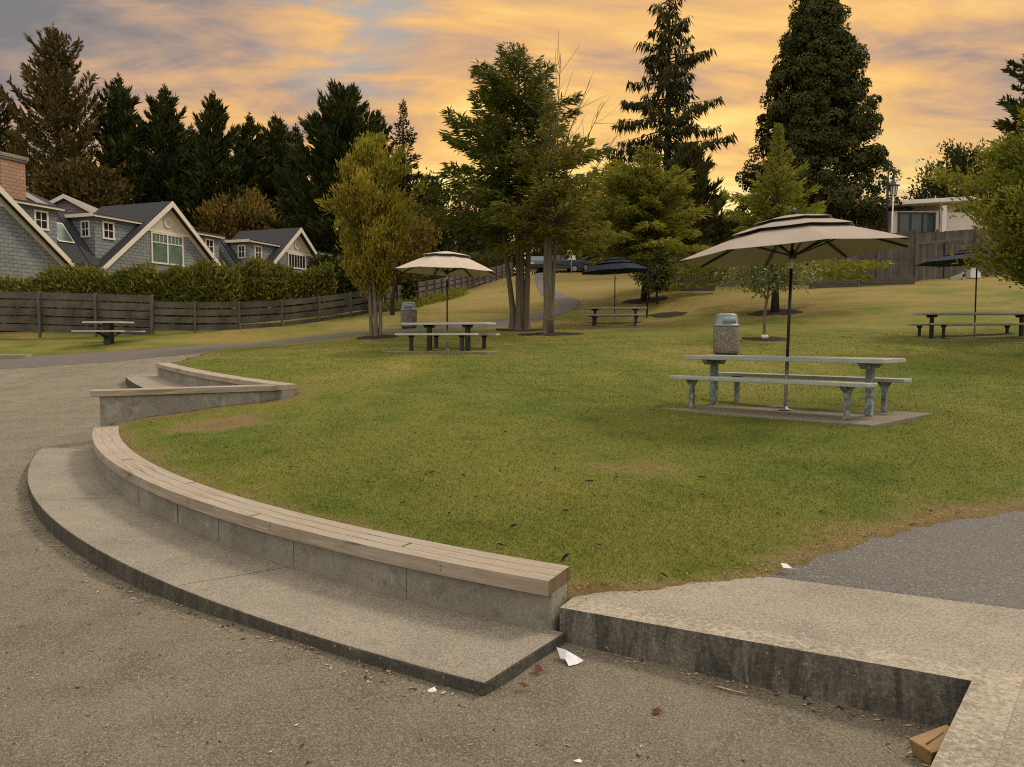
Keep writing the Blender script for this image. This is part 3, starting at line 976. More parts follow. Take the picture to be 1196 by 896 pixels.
def canopy_mesh(r0, z0, r1, z1, tilt, rot, sag=.012, m=4, rings=3, scallop=.015):
    mb = MB(); n = 8 * m
    vs = []
    for j in range(rings + 1):
        u = j / rings
        for k in range(n):
            a = 2 * PI * k / n + rot
            ph = (k % m) / m
            mid = math.sin(PI * ph)
            poly = math.cos(PI / 8) / math.cos((ph - .5) * PI / 4)
            r = lerp(r0, r1, u) * lerp(1, poly, 1) * (1 - scallop * mid * (1 - u) * .5)
            z = lerp(z0, z1, u) - sag * mid * (1 - u * .6) * (r0) * .35 + .008 * math.sin(PI * u)
            x, y = r * math.cos(a), r * math.sin(a)
            vs.append((x, y, z + tilt[0] * x + tilt[1] * y))
    fs = [(j * n + k, j * n + (k + 1) % n, (j + 1) * n + (k + 1) % n, (j + 1) * n + k) for j in range(rings) for k in range(n)]
    mb.add(vs, fs)
    return mb

def parasol(loc, label, Rm, zr, za, mat, tilt=(0, 0), rot=0.0, tiers=3, group='parasols over the picnic tables', lower=.75, pole_mat=None, lean=(0, 0), finial=True):
    t = empty('parasol', loc, 0, label, 'parasol', group)
    rise = za - zr
    def zc(x, y, z): return (x, y, z + tilt[0] * x + tilt[1] * y)
    spec = [(Rm, zr, .44 * Rm, zr + rise * .56), (.54 * Rm, zr + rise * .575, .27 * Rm, zr + rise * .80), (.35 * Rm, zr + rise * .83, .03, za)] if tiers == 3 else \
           [(Rm, zr, .40 * Rm, zr + rise * .70), (.48 * Rm, zr + rise * .77, .03, za)]
    names = ['canopy', 'vent_canopy', 'top_canopy']
    for (a, b, c, d), nm in zip(spec, names):
        o = canopy_mesh(a, b, c, d, tilt, rot).build(nm, mat, t, False)
        so = o.modifiers.new('thick', 'SOLIDIFY'); so.thickness = .004; so.offset = 1
    rings = [(.44 * Rm, .44, .62), (.285 * Rm, .70, .84)] if tiers == 3 else [(.42 * Rm, .56, .78)]
    for (rr, f0, f1) in rings:  # black vent mesh; its black also stands in for the shadow between tiers
        n_ = 32; vs = []
        for z in (zr + rise * f0, zr + rise * f1):
            for k in range(n_):
                a = 2 * PI * k / n_; x, y = rr * math.cos(a), rr * math.sin(a); vs.append((x, y, z + tilt[0] * x + tilt[1] * y))
        mb = MB(); mb.add(vs, [(k, (k + 1) % n_, n_ + (k + 1) % n_, n_ + k) for k in range(n_)])
        o = mb.build('vent_mesh_shade', M['black'], t); so = o.modifiers.new('thick', 'SOLIDIFY'); so.thickness = .006
    if finial:
        MB().lathe([(.0, 0), (.03, .01), (.045, .04), (.03, .075), (.012, .10), (.0, .101)], 12, (0, 0, za)).build('finial', M['black'], t, True)
    for k in range(8):
        a = 2 * PI * k / 8 + rot
        c, s = math.cos(a), math.sin(a)
        mb = MB()
        mb.bar(zc(.04 * c, .04 * s, za - .12), zc(.46 * Rm * c, .46 * Rm * s, zr + rise * .56 - .025), .03, .022)
        mb.bar(zc(.46 * Rm * c, .46 * Rm * s, zr + rise * .56 - .025), zc((Rm - .01) * c, (Rm - .01) * s, zr - .016), .03, .022)
        rb = mb.build('rib', M['black'], t)
        MB().bar((.05 * c, .05 * s, zr - .02), zc(.52 * Rm * c, .52 * Rm * s, zr + rise * .52 - .03), .024, .018).build('strut', M['black'], rb)
    MB().lathe([(.045, 0), (.055, .02), (.055, .09), (.04, .11)], 12, (0, 0, zr - .07)).build('hub', M['black'], t, True)
    pt = (lean[0], lean[1], za)
    def onpole(z): return (lean[0] * (z - za) / za, lean[1] * (z - za) / za, z)
    MB().tube([onpole(0), onpole(lower)], .024, 10).build('lower_pole', M['galv'], t, True)
    MB().tube([onpole(lower - .0), onpole(zr - .20)], .021, 10).build('pole', M['black'], t, True)
    MB().tube([onpole(zr - .20), onpole(zr - .06)], .0225, 10).build('pole_sleeve', M['white'], t, True)
    MB().tube([onpole(zr - .06), onpole(za)], .02, 8).build('upper_pole', M['black'], t, True)
    MB().lathe([(.085, 0), (.085, .012), (.035, .02), (.03, .05)], 14, onpole(0)).build('base_plate', M['galv'], t, True)
    return t

def pad(c, rz, lx, ly, label, z):
    mb = MB().box((0, 0, -.12), (lx, ly, .25))
    o = mb.build('concrete_pad', M['pad'], bevel=.012)
    o.location = (c[0], c[1], z); o.rotation_euler = (0, 0, rz)
    tag(o, label, 'concrete pad', 'concrete pads under the picnic tables')
    PADS.append((c[0], c[1], rz, lx, ly))
PADS = []

T1 = at(922, 480, 10.6); z1 = T1[2]
rz1 = math.atan2(-.72, .69)
pad((3.83, 10.62), rz1, 3.0, 2.0, 'rectangular concrete pad under the nearest picnic table', z1)
picnic_table((3.83, 10.62, z1 + .012), rz1, 'largest picnic table with grey green planks and peeling pale blue legs', 2.86, 2.80, 1.13, 1.10, .68, .735, .455,
             M['alum'], M['patina'], .74, .055, shift=-.05, bshift=(.03, -.04))
parasol((T1[0], T1[1], z1 + .014), 'large taupe three tier parasol over the nearest picnic table', 1.52, 2.14, 2.66, M['tan'], (.058, -.01), R(-5), 3, lean=(.06, 0), lower=.72)

T2 = at(522.5, 410, 20.4); z2 = T2[2]; rz2 = R(-21)
pad((T2[0] + .05, T2[1]), rz2, 3.0, 1.9, 'pad under the picnic table with the cream parasol', z2)
picnic_table((T2[0] + .03, T2[1], z2 + .012), rz2, 'picnic table with pale planks and black legs beneath the cream parasol', 2.42, 2.25, .56, .72, .72, .735, .45, M['paleplank'], M['black'], .74, .06, legw=.11)
parasol((T2[0], T2[1], z2 + .012), 'cream two tier parasol with dark vent band between the leafy trees', 1.38, 2.07, 2.60, M['cream'], (-.035, .0), R(20), 2, finial=False)

T3 = at(717.8, 381.8, 30.0); z3 = T3[2]; rz3 = R(-10)
pad((T3[0] + .05, T3[1]), rz3, 3.2, 2.1, 'farther concrete pad under the table with the navy parasol in mid lawn', z3)
picnic_table((T3[0] + .02, T3[1], z3 + .012), rz3, 'grey picnic table beneath the navy parasol beside the path bend', 2.42, 2.3, .78, .80, .72, .735, .45, M['alum2'], M['darkmetal'], .74, .06, legw=.09)
parasol((T3[0], T3[1], z3 + .012), 'navy parasol over the mid lawn table beside the thin black post', 1.38, 2.12, 2.66, M['navy'], (.05, .0), R(15), 3, finial=False)

T4 = at(1137.9, 396.5, 22.5); z4 = T4[2]; rz4 = R(-3)
pad((T4[0] + .05, T4[1]), rz4, 3.7, 2.0, 'pad under the picnic table at the right edge', z4)
picnic_table((T4[0] + .05, T4[1], z4 + .012), rz4, 'long grey picnic table at the right edge under the green tree', 3.3, 3.2, 1.27, 1.28, .72, .76, .45, M['alum2'], M['darkmetal'], .74, .06, legw=.09)
parasol((T4[0], T4[1], z4 + .012), 'navy parasol half hidden in the green tree at the right edge', 1.62, 2.24, 2.62, M['navy'], (.02, 0), R(8), 3)

# pedestal table in front of the left fence
T5 = at(127.2, 397.4, 26.0); z5 = H1(T5[0], T5[1])
t5 = empty('picnic_table', (T5[0], T5[1], z5), R(-4), 'dark pedestal picnic table with pale thin top in front of the board fence', 'picnic table', 'picnic tables on the lawn')
MB().box((0, 0, .73), (1.34, .8, .05)).build('tabletop', M['paleplank'], t5, bevel=.008)
MB().box((0, 0, .35), (.24, .24, .71)).build('pedestal', M['black'], t5, bevel=.01)
for s in (-1, 1):
    MB().box((.02, s * .62, .43), (1.68, .26, .045)).build('bench_seat', M['paleplank'], t5, bevel=.008)
    MB().bar((0, s * .1, .22), (0, s * .62, .40), .09, .06).build('bench_arm', M['black'], t5)
tag(MB().box((0, 0, 0), (.01, .01, .01)).build('tmp', M['black']))
bpy.data.objects.remove(bpy.data.objects['tmp'])

# thin black post beside the navy parasol
pp = at(755.6, 368.5, 31.5); zp = H1(pp[0], pp[1])
po = MB().tube([(0, 0, -.1), (0, 0, 1.9), (-.02, 0, 1.93)], .035, 8).lathe([(.06, 0), (.06, .05), (.036, .07)], 10).build('post', M['black'], None, True)
po.location = (pp[0], pp[1], zp); tag(po, 'thin black post standing beside the navy parasol in mid lawn', 'post')

# ------------------------------------------------------------------ trash cans
def trash_can(loc, label, s=1.0, rz=0.0):
    t = empty('trash_can', loc, rz, label, 'trash can', 'pebble faced trash cans')
    MB().lathe([(.245 * s, 0), (.245 * s, .06 * s), (.235 * s, .065 * s)], 32).build('plinth', M['stepface'], t, True)
    MB().lathe([(.27 * s, .055 * s), (.292 * s, .075 * s), (.30 * s, .12 * s), (.30 * s, .64 * s), (.292 * s, .67 * s), (.27 * s, .675 * s)], 36).build('body', M['aggregate'], t, True)
    ld = MB().lathe([(.285 * s, .672 * s), (.305 * s, .68 * s), (.305 * s, .715 * s), (.285 * s, .725 * s), (.265 * s, .74 * s), (.245 * s, .93 * s), (.225 * s, .965 * s), (.15 * s, .985 * s), (0, .99 * s)], 36).build('lid', M['lid'], t, True)
    fl = MB()
    m_ = 9
    for i in range(m_ - 1):
        a0, a1 = lerp(R(-125), R(-55), i / (m_ - 1)), lerp(R(-125), R(-55), (i + 1) / (m_ - 1))
        q = [(.268, .755), (.268, .755), (.253, .905), (.253, .905)]
        fl.add([((r + .006) * s * math.cos(a), (r + .006) * s * math.sin(a), z * s) for (r, z), a in zip(q, (a0, a1, a1, a0))], [(0, 1, 2, 3)])
    o = fl.build('flap', M['lid_dark'], ld, True); so = o.modifiers.new('thick', 'SOLIDIFY'); so.thickness = .01
    return t
c1 = at(848, 415.5, 18.0)
trash_can((c1[0], c1[1], H1(c1[0], c1[1])), 'pebble faced trash can with blue grey lid behind the nearest picnic table', 1.0)
c2 = at(477.5, 383, 28.5)
trash_can((c2[0], c2[1], H1(c2[0], c2[1])), 'round trash can with blue lid near the cream parasol and fence', 1.0)

# ------------------------------------------------------------------ fences
def fence_run(name, pts, tops, nb, bh, gap, label, post_w=.09, post_sp=1.6, group=None, over=.03, face=-1):
    """pts: plan polyline; tops: top z at each point"""
    P = np.array(pts, float); seg = np.r_[0, np.cumsum(np.linalg.norm(np.diff(P, axis=0), axis=1))]
    n = max(2, int(round(seg[-1] / post_sp)))
    ss = np.linspace(0, seg[-1], n + 1)
    X = np.interp(ss, seg, P[:, 0]); Y = np.interp(ss, seg, P[:, 1]); T = np.interp(ss, seg, tops)
    root = empty(name, (X[0], Y[0], H1(X[0], Y[0])), 0, label, 'fence', group)
    ox, oy, oz = root.location
    for i in range(n):
        a = np.array([X[i], Y[i]]); b = np.array([X[i + 1], Y[i + 1]])
        d = (b - a) / np.linalg.norm(b - a); ang = math.atan2(d[1], d[0])
        ln = np.linalg.norm(b - a); m_ = (a + b) / 2
        slope = math.atan2(T[i + 1] - T[i], ln)
        mb = MB()
        zt = 0
        for k in range(nb):
            jit = .006 * math.sin(i * 3.1 + k * 7.7)
            mb.box((0, .0, -bh / 2 - k * (bh + gap) + jit), (ln / math.cos(slope) - .004, .03, bh), 0, R(5) * math.sin(i * 1.3 + k * 5))
        o = mb.build('board_panel', M['fence'], root)
        o.location = (m_[0] - ox, m_[1] - oy, (T[i] + T[i + 1]) / 2 - oz); o.rotation_euler = (0, -slope, ang)
    for i in range(n + 1):
        d = np.array([X[min(i + 1, n)] - X[max(i - 1, 0)], Y[min(i + 1, n)] - Y[max(i - 1, 0)]]); d /= np.linalg.norm(d)
        nn = np.array([d[1], -d[0]])
        zb_ = H1(X[i], Y[i]) - .3
        o = MB().box((0, 0, (T[i] + over - zb_) / 2), (post_w, post_w, T[i] + over - zb_)).build('post', M['fencepost'], root)
        o.location = (X[i] + nn[0] * .062 - ox, Y[i] + nn[1] * .062 - oy, zb_ - oz); o.rotation_euler = (0, 0, math.atan2(d[1], d[0]))
    return root
fence_run('board_fence', [(-25.5, 28.5), (-18.6, 28.2), (-13.0, 28.0)], [3.45, 3.42, 3.24], 5, .25, .048, 'taller dark horizontal board fence behind the pedestal table', .08, 2.05)
fp = [(178, 28.0), (230, 28.15), (273, 28.5), (309, 28.9), (344, 29.5), (376, 30.3), (407, 31.3), (440, 33.2), (470, 36.5), (500, 40.5), (530, 46), (560, 52.5), (598, 61)]
tops_px = {178: 351.8, 230: 353, 273: 353, 309: 352, 344: 349.5, 376: 346, 407: 342.2, 440: 337.5, 470: 332.5, 500: 328, 530: 322.5, 560: 316.5, 598: 306.5}
lp = [at(px, 395, D) for px, D in fp]
fence_run('board_fence', [(p[0], p[1]) for p in lp], [zat(tops_px[px], D) for px, D in fp], 4, .215, .06, 'long low weathered board fence climbing the slope from the hedge to the street', .07, 1.5)

# vertical plank fence at the back right
def plank_fence(pts, tops, label):
    root = empty('privacy_fence', (pts[0][0], pts[0][1], H1(*pts[0])), 0, label, 'fence', 'plank fences behind the lawn')
    ox, oy, oz = root.location
    for i in range(len(pts) - 1):
        a, b = np.array(pts[i]), np.array(pts[i + 1]); d = (b - a); ln = np.linalg.norm(d); d = d / ln
        npl = max(1, int(ln / .142)); mb = MB()
        for k in range(npl):
            s = (k + .5) * ln / npl
            x, y = a + d * s; t = lerp(tops[i], tops[i + 1], s / ln) + .012 * math.sin(k * 2.3 + i)
            zb_ = H1(x, y) - .1
            mb.box((s, .008 * math.sin(k * 1.7), (t + zb_) / 2 - oz), (ln / npl - .007, .022, t - zb_))
        o = mb.build('plank_panel', M['privacy'], root); o.location = (a[0] - ox, a[1] - oy, 0); o.rotation_euler = (0, 0, math.atan2(d[1], d[0]))
    for i in range(len(pts)):
        zb_ = H1(*pts[i]) - .2
        o = MB().box((0, 0, (tops[i] + .12 - zb_) / 2), (.13, .13, tops[i] + .12 - zb_)).build('post', M['fencepost'], root)
        o.location = (pts[i][0] - ox, pts[i][1] - oy - .09, zb_ - oz)
    return root
def pxs(lst): return [tuple(at(px, 395, D)[:2]) for px, D in lst]
pa = pxs([(786, 38.5), (830, 38.3), (880, 38.0), (930, 37.7), (980, 37.4), (1022, 37.2), (1066, 37)])
plank_fence(pa, [zat(y, 38) for y in (300, 296, 292, 288, 282, 277, 272.5)], 'weathered grey vertical plank fence behind the taupe parasol')
pb = pxs([(1068, 37.2), (1100, 38.6), (1135, 40), (1175, 41.5), (1215, 43)])
plank_fence(pb, [zat(y, 38) for y in (285, 282, 280, 279, 278)], 'lower stretch of grey plank fence right of the corner post below the white house')
pcx = pxs([(1046, 44), (1090, 44), (1135, 44), (1180, 44)])
plank_fence(pcx, [zat(y, 44) for y in (275, 271, 267.5, 266)], 'dark plank screen just below the windows of the white house')
ra = MB().bar((*pxs([(1068, 36.9)])[0], zat(284.5, 36.9)), (*pxs([(1128, 39.3)])[0], zat(278, 39.3)), .07, .10).build('handrail', M['fencepost'])
tag(ra, 'sloping pale handrail on the lower plank fence at right', 'handrail')
def edging(p, q, zt, h, label):
    mb = MB()
    for k in range(2):
        mb.box((0, 0, -h / 4 - k * h / 2), (math.dist(p, q), .16, h / 2 - .008))
    o = mb.build('timber_edging', M['timber'], bevel=.01)
    o.location = ((p[0] + q[0]) / 2, (p[1] + q[1]) / 2, zt); o.rotation_euler = (0, 0, math.atan2(q[1] - p[1], q[0] - p[0]))
    tag(o, label, 'timber edging', 'timber edging along the plank fence')
for (a, b, y, h, lb) in ((764, 834, 329.5, .42, 'dark timber edging at the left end of the plank fence'), (944, 1001, 328, .40, 'low timber edging behind the taupe parasol pole'), (1003, 1066, 324.5, .52, 'taller timber edging beside the fence corner post')):
    p, q = pxs([(a, 36.2)])[0], pxs([(b, 36.0)])[0]
    mx, my = (p[0] + q[0]) / 2, (p[1] + q[1]) / 2
    edging(p, q, max(zat(y, 36.1), H1(mx, my) + h * .55), h, lb)
q = at(1118, 320, 37.5)
o = MB().box((0, 0, .12), (.75, .08, .22), 0, 0, R(-24)).box((.3, .02, .1), (.12, .12, .3)).build('loose_board', M['alum2']); o.location = (q[0], q[1], H1(q[0], q[1])); tag(o, 'loose pale board leaning against the low fence at right', 'board')
q = at(1137, 316, 38.5)
o = MB().box((0, 0, .22), (.5, .4, .44)).box((0, 0, .46), (.56, .46, .05)).build('white_box', M['white'], bevel=.01); o.location = (q[0], q[1], H1(q[0], q[1])); tag(o, 'small white box beside the low fence under the green tree', 'box')

# ------------------------------------------------------------------ town houses beyond the left fence
PHI = R(70)
HK, HP = .84, 9.7      # gable slope, peak height
def gz(u): return HP - HK * abs(u)

def window(parent, u0, u1, z0, z1, v, normal='v', double=False, lites=(2, 2), gm='glass', frame=.10):
    """window in the local frame; normal 'v' faces -v, normal 'u' faces -u (u0,u1 are then v values)"""
    f = MB(); uc, zc_ = (u0 + u1) / 2, (z0 + z1) / 2
    def bx(mb, a0, a1, b0, b1, d0, d1, mi=0):
        c = ((a0 + a1) / 2, (d0 + d1) / 2, (b0 + b1) / 2); s = (a1 - a0, d1 - d0, b1 - b0)
        if normal == 'u': c = (c[1], c[0], c[2]); s = (s[1], s[0], s[2])
        mb.box(c, s)
    e = .002
    bx(f, u0, u1, z1 - frame, z1, v - .05, v + .02); bx(f, u0 - .03, u1 + .03, z0 - .03, z0 + frame - .03, v - .07, v + .02)
    bx(f, u0, u0 + frame, z0 + frame - .03 + e, z1 - frame - e, v - .05, v + .02); bx(f, u1 - frame, u1, z0 + frame - .03 + e, z1 - frame - e, v - .05, v + .02)
    fo = f.build('window', M['trim'], parent)
    g = MB(); bx(g, u0 + frame, u1 - frame, z0 + frame - .03, z1 - frame, v - .012, v + .01); g.build('pane', M[gm], fo)
    s = MB(); a0, a1, b0, b1 = u0 + frame, u1 - frame, z0 + frame - .03, z1 - frame
    if double:
        bx(s, uc - .05, uc + .05, b0, b1, v - .045, v - .013)
        zs = b1 - (b1 - b0) * .30
        for (c0, c1) in ((a0, uc - .05), (uc + .05, a1)):
            bx(s, c0, c1, zs - .03, zs + .03, v - .035, v - .014)
            for k in (1, 2, 3):
                x = lerp(c0, c1, k / 4); bx(s, x - .018, x + .018, zs + .031, b1, v - .03, v - .014)
    else:
        for k in range(1, lites[0]):
            x = lerp(a0, a1, k / lites[0]); bx(s, x - .022, x + .022, b0, b1, v - .03, v - .013)
        for k in range(1, lites[1]):
            z = lerp(b0, b1, k / lites[1]); bx(s, a0, a1, z - .02, z + .02, v - .032, v - .0135)
    s.build('glazing_bar', M['trim'], fo)
    return fo

def town_house(loc, label, skylight=False, chimney=False, double_window=True):
    h = empty('town_house', loc, PHI, label, 'house', 'row of blue grey town houses beyond the hedge')
    WG, D1 = 5.3, 5.2
    zl = gz(WG)
    AX = lambda p, t: (p[0], t, p[1])
    # front gable body, with the cream top panel as its own part
    MB().prism([(-WG, 0), (WG, 0), (WG, zl), (1.55, 8.04 + .0), (-1.55, 8.04), (-WG, zl)][:3] + [((HP - 8.04) / HK, 8.04), (-(HP - 8.04) / HK, 8.04), (-WG, zl)], AX, 0, D1).build('gable_wall', M['siding'], h)
    MB().prism([(-(HP - 8.05) / HK, 8.045), ((HP - 8.05) / HK, 8.045), (0, HP)], AX, .004, D1).build('gable_panel', M['panel'], h)
    MB().box((0, -.03, 8.04), (2 * (HP - 8.04) / HK - .5, .06, .13)).build('trim_board', M['trim'], h)
    # gable roof: two slabs
    mb = MB()
    ln = (WG + .3) / math.cos(math.atan(HK))
    for s in (-1, 1):
        q = [(0, HP + .02), (s * (WG + .3), gz(WG + .3) + .02), (s * (WG + .3), gz(WG + .3) + .17), (0, HP + .17 + .05)]
        mb.prism(q if s < 0 else q[::-1], AX, -.42, D1)
    rf = mb.build('gable_roof', M['roof'], h); bm_fix(rf)
    mb = MB()
    for s in (-1, 1):
        q = [(0, HP - .12), (s * (WG + .33), gz(WG + .33) - .12), (s * (WG + .33), gz(WG + .33) + .175), (0, HP + .215)]
        mb.prism(q, AX, -.47 - .001 * s, -.423)
    bg = mb.build('bargeboard', M['trim'], h); bm_fix(bg)
    mb = MB()
    for s in (-1, 1):
        q = [(0, HP - .30), (s * WG, gz(WG) - .30), (s * WG, gz(WG) + .0), (0, HP)]
        mb.prism(q, AX, -.05 - .001 * s, -.002)
    fz = mb.build('frieze_board', M['trim'], h); bm_fix(fz)
    # round vent
    ring = MB(); k = 24
    vs = [(r * math.cos(2 * PI * i / k), d, 8.62 + r * math.sin(2 * PI * i / k)) for (r, d) in ((.30, -.002), (.30, -.06), (.21, -.06), (.21, -.02)) for i in range(k)]
    ring.add(vs, [(j * k + i, j * k + (i + 1) % k, (j + 1) * k + (i + 1) % k, (j + 1) * k + i) for j in range(3) for i in range(k)])
    vt = ring.build('round_vent', M['trim'], h); bm_fix(vt)
    MB().prism([(.2 * math.cos(2 * PI * i / k), 8.62 + .2 * math.sin(2 * PI * i / k)) for i in range(k)], AX, -.025, -.003).build('vent_louvre', M['panel'], vt)
    if double_window:
        window(h, -1.33, 1.22, 6.15, 7.98, 0, 'v', True, gm='reflectglass')
    else:
        window(h, -1.1, 1.1, 6.9, 7.98, 0, 'v', False, (6, 1))
    # main steep roof behind, flat top
    VD = .39
    mb = MB()
    prof = [(.05, 6.1 - .34 * 1.26), (VD, 6.1), (2.4, 8.62), (9.5, 8.9), (9.5, 0), (.05, 0)]
    mb.prism(prof, lambda p, t: (t, p[0], p[1]), -5.5, 6.5)
    mr = mb.build('main_roof', M['roof'], h); bm_fix(mr)
    for (ua, ub) in ((-5.53, -5.503), (6.503, 6.53)):
        mb = MB(); mb.prism([(p[0] + (.03 if p[0] < 5 else -.03), p[1] - (.14 if p[1] > 0 else 0)) for p in prof], lambda p, t: (t, p[0], p[1]), ua, ub)
        ew = mb.build('end_wall', M['siding'], h); bm_fix(ew)
    MB().box((0, -.025, 4.42), (2 * WG - .2, .05, .22)).build('belt_trim', M['trim'], h)
    # dormers either side of the gable
    for s in (-1, 1):
        u0, u1 = (-4.86, -1.0) if s < 0 else (1.0, 4.86)
        mb = MB(); zt = 8.34
        pr = [(VD, 5.9), (2.35, 8.34), (VD, 8.34)]
        mb.prism(pr, lambda p, t: (t, p[0], p[1]), u0, u1)
        dm = mb.build('dormer', M['siding'], h); bm_fix(dm)
        MB().box(((u0 + u1) / 2, 1.28, 8.455), (u1 - u0 + .5, 2.45, .06)).build('dormer_roof', M['roof'], dm)
        fb = MB()
        fb.box(((u0 + u1) / 2, VD - .27, 8.40), (u1 - u0 + .5, .05, .19))
        fb.box((u0 - .27 if s < 0 else u1 + .27, 1.3, 8.40), (.05, 2.25, .185))
        fb.build('fascia', M['trim'], dm)
        MB().box(((u0 + u1) / 2, 1.1, 8.36), (u1 - u0 + .42, 1.95, .04)).build('soffit', M['trim'], dm)
        cb = MB().box((u0 + .05 if s < 0 else u1 - .05, VD - .012, 7.1), (.11, .03, 2.3))
        uw = s * 3.97
        window(dm, uw - .40, uw + .40, 7.22, 8.18, VD, 'v')
        if s < 0:
            window(dm, .72, 1.36, 7.25, 8.15, u0, 'u', lites=(2, 2), frame=.09)
    if skylight:
        th = math.atan(1.26)
        o = MB().box((0, 0, 0), (1.02, .10, 1.45)).build('skylight', M['black'], h)
        o.location = (5.85, .39 + .98, 6.1 + .98 * 1.26); o.rotation_euler = (-(PI / 2 - th), 0, 0)
        MB().box((0, -.054, 0), (.86, .012, 1.28)).build('skylight_pane', M['reflectglass'], o)
        fr = MB()
        for (x, z, a, b) in ((0, .68, 1.0, .07), (0, -.68, 1.0, .07), (.47, 0, .07, 1.28), (-.47, 0, .07, 1.28)): fr.box((x, -.058, z), (a, .02, b))
        fr.build('skylight_frame', M['trim'], o)
    if chimney:
        ch = MB().box((5.25, 4.6, 9.6), (1.35, 1.5, 3.2)).build('chimney', M['brick'], h)
        MB().box((5.25, 4.6, 11.27), (1.5, 1.65, .12)).box((5.25, 4.6, 11.43), (1.62, 1.77, .18)).build('chimney_cap', M['backshingle'], ch)
    return h
town_house((-20.8, 47, 0), 'middle blue grey shingled house with a cream gable and tall double window with painted green reflections')
town_house((-24.95, 35.75, 0), 'nearest blue grey house cut by the left edge, with a brick chimney and skylight', True, True)
town_house((-16.1, 58.1, 0), 'farthest blue grey house with a short row of square panes in its cream gable', double_window=False)

# houses behind the row
def gable_house(name, loc, rz, w, d, zw, zp, mw, mr, label, wall_top=None):
    h = empty(name, loc, rz, label, 'house')
    AX = lambda p, t: (p[0], t, p[1])
    MB().prism([(-w / 2, 0), (w / 2, 0), (w / 2, zw), (0, zp), (-w / 2, zw)], AX, 0, d).build('wall', M[mw], h)
    mb = MB(); k = (zp - zw) / (w / 2)
    for s in (-1, 1):
        q = [(0, zp + .01), (s * (w / 2 + .3), zw - .3 * k + .01), (s * (w / 2 + .3), zw - .3 * k + .16), (0, zp + .18)]
        mb.prism(q, AX, -.35, d + .3)
    o = mb.build('roof', M[mr], h); bm_fix(o)
    mb = MB()
    for s in (-1, 1):
        q = [(0, zp - .10), (s * (w / 2 + .32), zw - .32 * k - .10), (s * (w / 2 + .32), zw - .32 * k + .165), (0, zp + .185)]
        mb.prism(q, AX, -.40 - s * .001, -.353)
    o = mb.build('bargeboard', M['trim'], h); bm_fix(o)
    return h
q = at(77, 231, 52)
gable_house('shingled_house', (q[0], q[1], 0), R(8), 5.2, 7, q[2] - 1.45, q[2], 'backshingle', 'backshingle', 'grey brown shingled gable showing above the dormers at left')
q = at(22.5, 223, 48)
gable_house('tan_house', (q[0], q[1], 0), R(10), 3.0, 5, q[2] - .85, q[2], 'tanwall', 'roof', 'small tan gable with pale trim beside the brick chimney')

# white modern house at the right
q0 = at(1043, 240, 55); q1 = at(1160, 232, 55)
mh = empty('modern_house', (q0[0], 55, H1(q0[0], 50)), R(3), 'flat roofed pale modern house with dark green glass doors behind the plank fence', 'house')
gzb = mh.location.z; W = q1[0] - q0[0]
ztop = q0[2] - gzb
MB().box((W / 2, 3.2, (ztop - .35) / 2), (W, 6, ztop - .35)).build('wall', M['modern'], mh)
o = MB().box((W / 2, 2.9, 0), (W + .5, 6.7, .28)).build('roof', M['white'], mh, bevel=.02); o.location = (0, 0, ztop + .12); o.rotation_euler = (0, -math.atan2(.45, W), 0)
MB().box((W / 2, 2.9, ztop + .33), (W + .4, 6.6, .06), 0, 0, -math.atan2(.45, W)).build('roofing', M['roof'], mh)
zd0, zd1 = zat(272, 55) - gzb, zat(247.5, 55) - gzb
xd0, xd1 = at(1059, 1, 55)[0] - q0[0], at(1103, 1, 55)[0] - q0[0]
dr = MB()
for k in range(4):
    x = lerp(xd0, xd1, k / 3); dr.box((x, .17, (zd0 + zd1) / 2), (.12, .1, zd1 - zd0 - .22))
dr.box(((xd0 + xd1) / 2, .17, zd1 - .05), (xd1 - xd0 + .16, .11, .12)); dr.box(((xd0 + xd1) / 2, .17, zd0 + .05), (xd1 - xd0 + .16, .11, .12))
df = dr.build('glass_door', M['black'], mh)
MB().box(((xd0 + xd1) / 2, .19, (zd0 + zd1) / 2), (xd1 - xd0, .03, zd1 - zd0 - .2)).build('pane', M['doorglass'], df)
MB().box((at(1105.5, 1, 55)[0] - q0[0], -.6, (ztop - .2) / 2 + .05), (.30, .3, ztop - .1)).build('column', M['white'], mh)
fw = MB(); xw0, xw1 = at(1109, 1, 55)[0] - q0[0], at(1117, 1, 55)[0] - q0[0]
fw.box(((xw0 + xw1) / 2, .17, (zd0 + zd1) / 2 + .1), (xw1 - xw0, .06, zd1 - zd0)); wo = fw.build('window', M['black'], mh)
MB().box(((xw0 + xw1) / 2, .135, (zd0 + zd1) / 2 + .1), (xw1 - xw0 - .15, .02, zd1 - zd0 - .15)).build('pane', M['doorglass'], wo)

# pale houses across the street, glimpsed between the trunks and leaves
for (px, wd, yt, yw, lb, ww) in ((655, 5.2, 283, 297, 'pale cream house glimpsed beyond the street above the path', 'white'), (707, 6.0, 288, 300, 'pale grey house glimpsed beyond the street above the navy parasol', 'modern')):
    q = at(px, yt, 76); zg = H1(q[0], 74)
    gh = gable_house('pale_house', (q[0], 76, zg - .3), R(-6), wd, 6, zat(yw, 76) - zg + .3, q[2] - zg + .3, ww, 'roof', lb)
    for s in (-1, 1):
        window(gh, s * wd * .27 - .5, s * wd * .27 + .5, .9, 2.1, 0, 'v')

